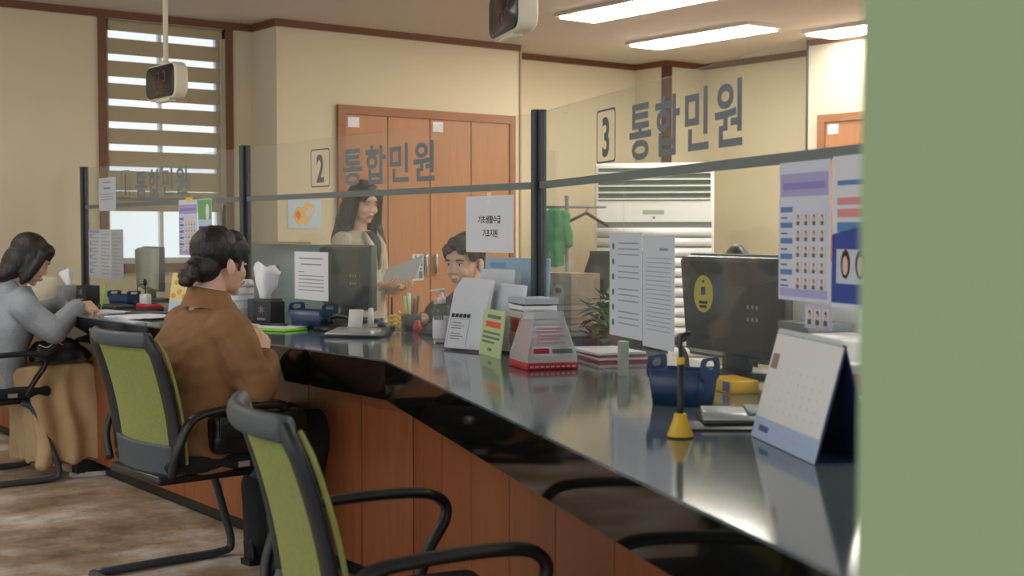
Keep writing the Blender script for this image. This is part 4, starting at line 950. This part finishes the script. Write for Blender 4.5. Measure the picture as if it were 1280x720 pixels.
# leaflet stands
def leaflet_stand(label, loc, rz, w, h, lean, big=True):
    t = thing('leaflet_stand', label, 'leaflet stand', loc, rz, 'clear leaflet stands')
    T = Matrix.Rotation(R(-lean), 4, 'X')
    MB().box((-w/2, .008, 0), (w/2, .011, h), T).box((-w/2, -.020, .0), (w/2, -.017, h * .98), T).box((-w/2, -.020, .0), (w/2, .011, .003), T).build('acrylic_pocket', M_acryl, t)
    MB().hull([(-w/2, .0, 0), (w/2, .0, 0), (-w/2, h * .42, 0), (w/2, h * .42, 0), (-w/2, 0, .003), (w/2, 0, .003), (-w/2, h * .42, .003), (w/2, h * .42, .003)]).build('foot', M_acryl, t)
    MB().prism([(-w/2 + .005, .006), (w/2 - .004, .006), (w/2 - .004, h * .97), (-w * .30, h * .99), (-w/2 + .005, h * .80)], -.004, .014, T @ XZ).build('leaflets', M_paper, t)
    if big:
        p = MB()
        for k in range(5): p.box((-w * .40 + k * w * .105, -.0165, h * .44), (-w * .40 + k * w * .105 + w * .075, -.0145, h * .49), T)
        p.build('heading', M_ink, t); p = MB()
        for k in range(7):
            if k != 3: p.box((-w * .36, -.0160, h * (.36 - .036 * k)), (-w * .36 + w * (.34 if k % 2 else .26), -.0147, h * (.37 - .036 * k)), T)
        p.build('printed_text', M_inkg, t); MB().box((-w * .42, -.0150, h * .42), (w * .10, -.0146, h * .424), T).box((-w * .42, -.0150, h * .06), (-w * .414, -.0146, h * .42), T).box((w * .094, -.0150, h * .06), (w * .10, -.0146, h * .42), T).build('text_border', M_inkg, t)
    return t
leaflet_stand('clear stand of white leaflets with a boxed text, between sanitiser and green card', (2.690, 3.80, CT), R(-82), .19, .265, 14)
leaflet_stand('clear stand of plain white leaflets directly behind the pale green card', (2.765, 3.665, CT), R(-86), .16, .245, 10, False)
t = solo('paper_stack', MB().box((-.10, -.02, 0), (.10, .012, .285), Matrix.Rotation(R(-7), 4, 'X')), M_paper2, 'tall white sheaf standing between the plain leaflets and the light blue file', 'paper', (2.850, 3.83, CT), R(-88))
t = solo('pink_slip', MB().box((-.04, -.002, 0), (.04, .002, .250), Matrix.Rotation(R(-6), 4, 'X')), M_pink, 'pink slip showing above the boxed-text leaflets', 'paper', (2.825, 3.935, CT), R(-88))
o = solo('file_folder', MB().rbox((-.20, -.008, 0), (.20, .008, .325), .004, T=Matrix.Rotation(R(-4), 4, 'X')), M_sky, 'light blue file standing behind the white sheets beside the post', 'file', (2.965, 3.875, CT), R(-92))
MB().box((-.16, -.0098, .285), (-.06, -.0082, .305), Matrix.Rotation(R(-4), 4, 'X')).build('printed_text', MATS['print_teal'], o)
o = solo('info_card', MB().box((-.115, -.002, 0), (.115, .002, .158), Matrix.Rotation(R(-7), 4, 'X')), M_gprint, 'pale green card with red and grey lettering beside the donation box', 'card', (2.645, 3.585, CT), AC_ + R(2))
p = MB(); q = MB(); Tc = Matrix.Rotation(R(-7), 4, 'X')
q.box((-.07, -.0032, .098), (.085, -.0022, .118), Tc); q.build('red_text', mat('print_red', (226, 92, 62), .7), o)
p.box((-.06, -.0032, .128), (.08, -.0022, .140), Tc)
for k in range(3): p.box((-.09, -.0032, .075 - .016 * k), (.09 - .05 * (k == 2), -.0022, .083 - .016 * k), Tc)
p.box((-.02, -.0032, .018), (.02, -.0022, .028), Tc); p.build('grey_text', mat('print_greygreen', (110, 130, 104), .7), o)
o = solo('red_box', MB().rbox((-.045, -.025, 0), (.045, .025, .13), .004), M_red, 'red carton between the green card and the donation box', 'box', (2.715, 3.50, CT), AC_)
MB().box((-.03, -.0262, .03), (.03, -.0252, .085)).build('label', M_pink, o)
th = [.022, .018, .026, .020, .024, .018, .028, .020, .024]; z = CT
for k, hh in enumerate(th):
    j = random.uniform(-.006, .006)
    o = solo('booklet', MB().box((-.085, -.06, 0), (.085, .06, hh - .003)), (M_paper2, M_paper, mat('grey_booklet', (168, 174, 186), .7))[k % 3], 'white booklet behind the donation box, number %s of the stack counted from the top' % ('nine eight seven six five four three two one'.split()[k]), 'booklet', (2.785 + j, 3.525 + j, z), AC_ + R(random.uniform(-3, 3)), 'stack of white booklets by the post')
    MB().box((-.0855, -.0605, .0), (.0855, .058, .0022)).build('cover', M_mgrey if k % 2 else M_dgrey, o)
    z += hh
# donation box
t = thing('donation_box', 'clear tapered plastic donation box on a red base', 'donation box', (2.560, 3.190, CT), AC_ + R(2))
a_, b_, c_, d_ = .086, .080, .052, .046
MB().rbox((-a_ - .004, -b_ - .004, 0), (a_ + .004, b_ + .004, .022), .004).build('base', M_red, t)
def fr_(s0, s1, z): return [(-s0, -s1, z), (s0, -s1, z), (s0, s1, z), (-s0, s1, z)]
MB().ring([fr_(a_, b_, .0225), fr_(a_, b_, .040), fr_(c_, d_, .165), fr_(c_, d_, .176), fr_(c_ - .02, d_ - .02, .178)], True, False).build('hood', M_cloud, t)
for sx in (-1, 1):
    for sy in (-1, 1): MB().tube([(sx * a_, sy * b_, .038), (sx * c_, sy * d_, .168)], .0022, 6).build('edge', M_cloud, t)
T_ = Matrix.Translation((a_ - .001, 0, .040)) @ Matrix.Rotation(R(90), 4, 'Z') @ Matrix.Rotation(math.atan2(a_ - c_, .125) * -1, 4, 'X')
p = MB()
for k in range(5): p.box((-.045, -.0022, .085 - .011 * k), (.045 - .02 * (k % 2), -.0012, .089 - .011 * k), T_)
p.build('pink_text', mat('print_pink', (214, 130, 150), .7), t)
MB().box((-.06, -.0022, .010), (-.01, -.0012, .026), T_).build('red_text', M_red, t); MB().box((.0, -.0022, .010), (.065, -.0012, .024), T_).build('grey_text', M_num, t)
p = MB()
for k in range(9): p.box((a_ + .0042, -.075 + .017 * k, .008), (a_ + .0055, -.063 + .017 * k, .014))
p.build('base_text', M_pink, t)
# --- behind the glass of window 3
solo('storage_case', MB().rbox((-.19, -.09, 0), (.15, .09, .05), .008), mat('slate_plastic', (98, 108, 116), .5), 'low slate grey case under the kraft carton behind the glass', 'case', (3.165, 3.755, CT), AC_)
o = solo('kraft_carton', MB().box((-.11, -.065, 0), (.11, .065, .215)), M_kraft, 'kraft paper carton with a pale handle strip behind the post', 'carton', (3.195, 3.825, CT + .0515), AC_ + R(15))
MB().prism(rrect(.07, .15, .034, 5), .0655, .067, Matrix.Translation((.03, 0, .10)) @ XZ).build('handle_strip', mat('pale_kraft', (206, 188, 160), .8), o)
MB().prism(rrect(.04, .018, .008, 4), .0672, .068, Matrix.Translation((.03, 0, .150)) @ XZ).build('hand_hole', M_dgrey, o)
t = thing('potted_plant', 'leafy green potted plant behind the two typed sheets', 'plant', (3.105, 3.475, CT), 0)
MB().lathe([(.04, 0), (.05, .07), (.053, .075), (.046, .075), (.042, .06)], 16).build('pot', M_soil, t)
lf = MB(); rnd = random.Random(4)
for k in range(150):
    a = rnd.uniform(0, 6.28); r = rnd.uniform(.02, .085); zz = rnd.uniform(.06, .20) - r * .35; T = Matrix.Translation((r * math.cos(a), r * math.sin(a), zz)) @ Matrix.Rotation(a, 4, 'Z') @ Matrix.Rotation(rnd.uniform(-.9, .6), 4, 'Y')
    s_ = rnd.uniform(1.1, 1.8)
    lf.add([(0, 0, 0), (.018 * s_, .013 * s_, .004), (.042 * s_, 0, -.004), (.018 * s_, -.013 * s_, .004), (.02 * s_, 0, -.001)], [(0, 4, 1), (4, 2, 1), (0, 3, 4), (3, 2, 4)], True, T)
o = lf.build('leaves', M_leaf, t); o['kind'] = 'stuff'
st = MB()
for k in range(7): a = k * .9; st.tube([(0, 0, .06), (.03 * math.cos(a), .03 * math.sin(a), .12), (.06 * math.cos(a), .06 * math.sin(a), .15)], .003, 6)
st.build('stems', M_leaf, t)
for k, (m_, dz) in enumerate(((M_red, 0), (M_paper, .008), (mat('maroon', (120, 40, 44), .6), .016), (M_paper, .024))):
    solo('folder', MB().box((-.13, -.085, 0), (.13, .085, .007)), m_, ('lowest red folder', 'white paper between the red and maroon folders', 'maroon folder', 'topmost white paper')[k] + ' in the pile behind the donation box', 'folder', (2.915 - .004 * k, 3.265 + .006 * k, CT + dz), AC_ + R(-3 + 2 * k))
m3 = monitor((2.885, 2.685, CT), AC_ + R(9), 'large dark monitor seen from behind at window 3 with a yellow sticker', .50, .315, .04)
stk = MB(); stk.prism([(.050 * math.cos(2*math.pi*k/28), .056 * math.sin(2*math.pi*k/28)) for k in range(28)], .0482, .0488, Matrix.Translation((-.10, 0, .235)) @ XZ)
so_ = stk.build('yellow_sticker', M_ylabel, m3, 'oval yellow sticker with a small blue figure')
p = MB(); p.box((-.112, -.0496, .232), (-.090, -.0489, .256)).build('sticker_figure', M_dblue, so_)
p = MB(); p.box((-.122, -.0496, .205), (-.078, -.0489, .214)).box((-.118, -.0496, .193), (-.082, -.0489, .201)).box((-.106, -.0496, .268), (-.094, -.0489, .276)).build('sticker_text', M_ink, so_)
solo('office_clutter_box', MB().rbox((-.07, -.04, 0), (.07, .04, .035), .004), M_yellow, 'yellow and white carton at the foot of the large dark monitor', 'box', (2.575, 2.405, CT), AC_).name = 'small_carton'
MB().box((.02, -.0412, .005), (.06, -.0402, .03)).build('blue_print', M_dblue, bpy.data.objects['small_carton']); MB().box((-.068, -.0412, .004), (-.03, -.0402, .031)).build('white_print', M_paper, bpy.data.objects['small_carton'])
solo('printer', MB().rbox((-.10, -.10, 0), (.20, .05, .165), .015), M_white, 'white desktop printer behind the tent calendar', 'printer', (2.70, 2.19, CT), AC_)
o = bpy.data.objects['printer']; MB().box((-.06, -.1015, .05), (.16, -.1002, .065)).build('paper_slot', M_dgrey, o)
solo('book', MB().rbox((-.10, -.07, 0), (.06, .06, .022), .002), M_mgrey, 'grey green book lying on the white printer', 'book', (2.695, 2.215, CT + .1655), AC_)
t = thing('white_screen', 'white rear of a slim screen standing behind the grey book', 'monitor', (2.835, 2.36, CT), AC_ + R(5))
MB().rbox((-.09, -.01, .14), (.22, .015, .34), .006).build('screen_back', M_white, t); MB().rbox((-.05, .0, .005), (.05, .02, .20), .004).build('stand', M_white, t); MB().rbox((-.10, -.03, 0), (.10, .06, .006), .003).build('stand_base', M_white, t)
t = thing('tape_dispenser', 'white cup with a red band at the edge of the green column', 'cup', (2.335, 1.795, CT), 0); t.name = 'paper_cup'
MB().lathe([(.032, 0), (.040, .13), (.042, .135), (.038, .135)], 20).build('cup', M_white, t); MB().lathe([(.0376, .07), (.0380, .071), (.0398, .115), (.0395, .116)], 20).build('red_band', M_red, t); MB().lathe([(.0345, .02), (.0348, .021), (.0365, .055), (.0362, .056)], 20).build('green_band', M_gpost, t)
t = thing('desk_microphone', 'black gooseneck microphone in front of the large dark monitor', 'microphone', (2.60, 2.60, CT), 0)
MB().lathe([(.045, 0), (.045, .012), (.012, .02)], 18).build('base', M_black, t); MB().tube(arc([(0, 0, .015), (0, .01, .08), (-.01, .04, .12), (.02, .06, .125)], 5), .008, 8).build('stem', M_black, t); MB().ell((.035, .06, .122), (.024, .014, .014)).build('head', M_black, t)
basket((2.285, 2.30, CT), AC_ + R(38), 'navy blue basket in front of the glass behind the pen stand', .15, .105, .105)
# pen on a yellow stand
t = thing('pen_stand', 'black counter pen upright in a yellow cone stand', 'pen stand', (1.905, 1.925, CT), 0)
MB().lathe([(.0265, 0), (.027, .003), (.0255, .009), (.014, .040), (.013, .048), (.010, .050)], 28).build('cone_base', M_yellow, t); MB().lathe([(.0275, 0), (.0275, .003), (.026, .004)], 28).build('rubber_ring', M_black, t)
MB().lathe([(.0065, .048), (.0072, .06), (.0072, .150), (.005, .152)], 14).build('pen_barrel', M_black, t); MB().lathe([(.0078, .150), (.0082, .152), (.0082, .163), (.007, .165)], 14).build('yellow_ring', M_yellow, t)
MB().tube(arc([(0, 0, .164), (0, 0, .195), (.004, -.003, .21), (.016, -.012, .212)], 5), .0045, 8).build('pen_tip', M_black, t)
# card reader on black mat
solo('desk_mat', MB().rbox((-.16, -.10, 0), (.20, .10, .004), .0015), M_black, 'thin black mat under the grey signature pad at window 3', 'mat', (2.165, 1.96, CT), R(-37))
t = thing('card_reader', 'grey signature pad with silver edge lying on the black mat', 'card reader', (2.165, 1.985, CT + .0045), R(-38))
MB().hull([(-.10, -.06, 0), (.13, -.06, 0), (.13, .07, 0), (-.10, .07, 0), (-.10, -.06, .008), (.13, -.06, .008), (.12, .07, .024), (-.09, .07, .024)]).build('base', M_dgrey, t)
MB().hull([(-.10, -.061, .008), (.04, -.061, .008), (.02, .03, .020), (-.095, .05, .022), (-.10, -.06, .014), (.03, -.06, .014), (.015, .03, .026), (-.09, .05, .027)]).build('silver_edge', M_silver, t)
MB().rbox((.0, -.04, .017), (.12, .055, .026), .003, T=Matrix.Rotation(R(5), 4, 'X')).build('pad_screen', mat('pad_grey', (96, 108, 110), .4), t)
# tent calendar
c0 = Vector((2.036, 1.850)); c1 = Vector((1.868, 1.546)); cc = (c0 + c1) / 2; ca = math.atan2((c1 - c0).y, (c1 - c0).x); cw = (c1 - c0).length
t = thing('desk_calendar', 'large white tent calendar with a navy back panel, nearest the green column', 'calendar', (cc.x, cc.y, CT), ca)
dpt = .115; ch_ = .215
ln_ = math.hypot(dpt / 2, ch_); tl_ = math.atan2(dpt / 2, ch_)
Tf = Matrix.Rotation(-tl_, 4, 'X'); Tb = Matrix.Translation((0, dpt, 0)) @ Matrix.Rotation(tl_, 4, 'X')
MB().box((-cw/2, 0, 0), (cw/2, .003, ln_), Tf).build('front_board', M_cblue, t); MB().box((-cw/2, -.003, 0), (cw/2, 0, ln_), Tb).build('back_board', M_cblue, t)
MB().box((-cw/2, 0, 0), (cw/2, dpt, .002)).build('bottom_board', M_cblue, t)
MB().box((-cw/2 + .002, -.003, .045), (cw/2 - .002, -.0004, ln_ - .004), Tf).build('pages', mat('calendar_page', (232, 230, 228), .8), t); MB().box((-cw/2, -.0018, .001), (cw/2, -.0003, .0445), Tf).build('blue_strip', mat('strip_blue', (176, 196, 226), .7), t)
p = MB()
for k in range(5): p.box((-cw * .40 + k * .011, -.0026, .018), (-cw * .40 + k * .011 + .008, -.0019, .030), Tf)
p.build('strip_logo', mat('strip_logo_ink', (70, 88, 130), .7), t); MB().box((-cw * .10, -.0026, .022), (cw * .30, -.0019, .025), Tf).build('strip_text', MATS['print_lavender'], t)
MB().box((-cw * .46, -.0042, ln_ * .66), (-cw * .36, -.0032, ln_ * .80), Tf).build('picture', mat('print_taupe', (150, 132, 124), .7), t)
p = MB()
for i in range(7):
    for j in range(5): p.box((-cw * .30 + i * cw * .105, -.0040, ln_ * (.30 + .09 * j)), (-cw * .30 + i * cw * .105 + .006, -.0033, ln_ * (.30 + .09 * j) + .005), Tf)
p.build('date_grid', mat('faint_ink', (223, 221, 220), .8), t)
rg = MB()
for k in range(24): rg.lathe([(.006, -.0012), (.0072, 0), (.006, .0012)], 8, T=Matrix.Translation((-cw/2 + .012 + k * (cw - .024) / 23, dpt / 2, ch_ + .001)) @ Matrix.Rotation(R(90), 4, 'Y'))
rg.build('wire_binding', M_white, t)

# --- staff room: air conditioner, coat stand, chair
t = thing('air_conditioner', 'tall white floor-standing air conditioner with green grille in the corner', 'air conditioner', (7.42, 7.80, 0), R(-46))
wA = .475; hA = 1.80
MB().rbox((-wA, -.16, .0), (wA, .20, hA), .02).build('cabinet', M_white, t)
MB().box((-wA + .03, -.164, hA - .30), (wA - .03, -.1605, hA - .04)).build('grille_recess', mat('dark_green_recess', (70, 88, 76), .7), t)
for k in range(5): MB().box((-wA + .03, -.178, hA - .292 + .052 * k), (wA - .03, -.1645, hA - .280 + .052 * k)).build('grille_slat', M_white, t)
MB().box((-wA + .02, -.171, hA - .47), (wA - .02, -.1605, hA - .31)).build('control_panel', M_white, t); MB().box((-.09, -.1735, hA - .41), (.08, -.1715, hA - .375)).build('control_display', mat('panel_green', (150, 170, 150), .5), t); MB().ell((0, -.174, hA - .435), (.012, .004, .012)).build('button', M_mgrey, t)
for k in range(15):
    z0 = .10 + k * .0795
    if z0 + .07 < hA - .475: MB().hull([(-wA + .02, -.1605, z0), (wA - .02, -.1605, z0), (-wA + .02, -.1605, z0 + .070), (wA - .02, -.1605, z0 + .070), (-wA + .02, -.178, z0 + .004), (wA - .02, -.178, z0 + .004), (-wA + .02, -.172, z0 + .070), (wA - .02, -.172, z0 + .070)]).build('intake_louvre', M_white, t)
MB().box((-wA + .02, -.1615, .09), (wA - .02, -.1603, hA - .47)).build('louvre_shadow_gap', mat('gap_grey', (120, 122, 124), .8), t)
MB().rbox((-wA - .01, -.17, 0), (wA + .01, .21, .08), .01).build('plinth', M_mgrey, t)
t = thing('coat_stand', 'slim metal coat stand near the wall beyond the post', 'coat stand', (6.46, 7.76, 0), R(-40))
MB().lathe([(.20, 0), (.20, .02), (.02, .03), (.014, .05), (.014, 1.50), (.02, 1.52), (.008, 1.53)], 20).build('pole', M_mgrey, t); MB().tube([(-.16, 0, 1.44), (.30, 0, 1.44)], .010, 8).build('arm', M_mgrey, t)
g = MB(); g.sect([(-.10, 0, .98, .075, .05), (-.10, 0, 1.10, .085, .055), (-.10, 0, 1.25, .085, .05), (-.10, 0, 1.36, .10, .045), (-.10, 0, 1.405, .06, .03), (-.10, 0, 1.425, .02, .02)])
for sx in (-1, 1): g.chain([(-.10 + sx * .08, 0, 1.37), (-.10 + sx * .115, -.02, 1.15)], [.04, .035])
o = fuse('green_jacket', g, M_coatg, None, .008, 3, wr(14, .014)); tag(o, 'green jacket hanging on the coat stand beyond the glass of window 3', 'jacket'); o.location = (6.46, 7.755, .008); o.rotation_euler = (0, 0, R(-40))
t = thing('coat_hanger', 'empty dark coat hanger to the right of the green jacket', 'hanger', (6.44 + .17 * math.cos(R(-40)), 7.77 + .17 * math.sin(R(-40)), 1.44), R(-40))
MB().tube(arc([(.0, 0, .012), (.014, 0, -.012), (.0, 0, -.03), (0, 0, -.045)], 4), .004, 6).build('hook', M_black, t); MB().tube([(0, 0, -.045), (-.17, 0, -.13)], .012, 8).tube([(0, 0, -.045), (.17, 0, -.15)], .012, 8).build('shoulders', M_black, t)
oc = office_chair('empty black office chair whose headrest rises behind the large dark monitor', (3.976, 3.316, 0), AC_ + R(75), 1.02)
MB().ell((-.285, 0, 1.12), (.050, .125, .085)).build('headrest', M_black, oc)
office_chair('empty black office chair between the plant and the air conditioner', (4.42, 4.94, 0), R(215), 1.15)
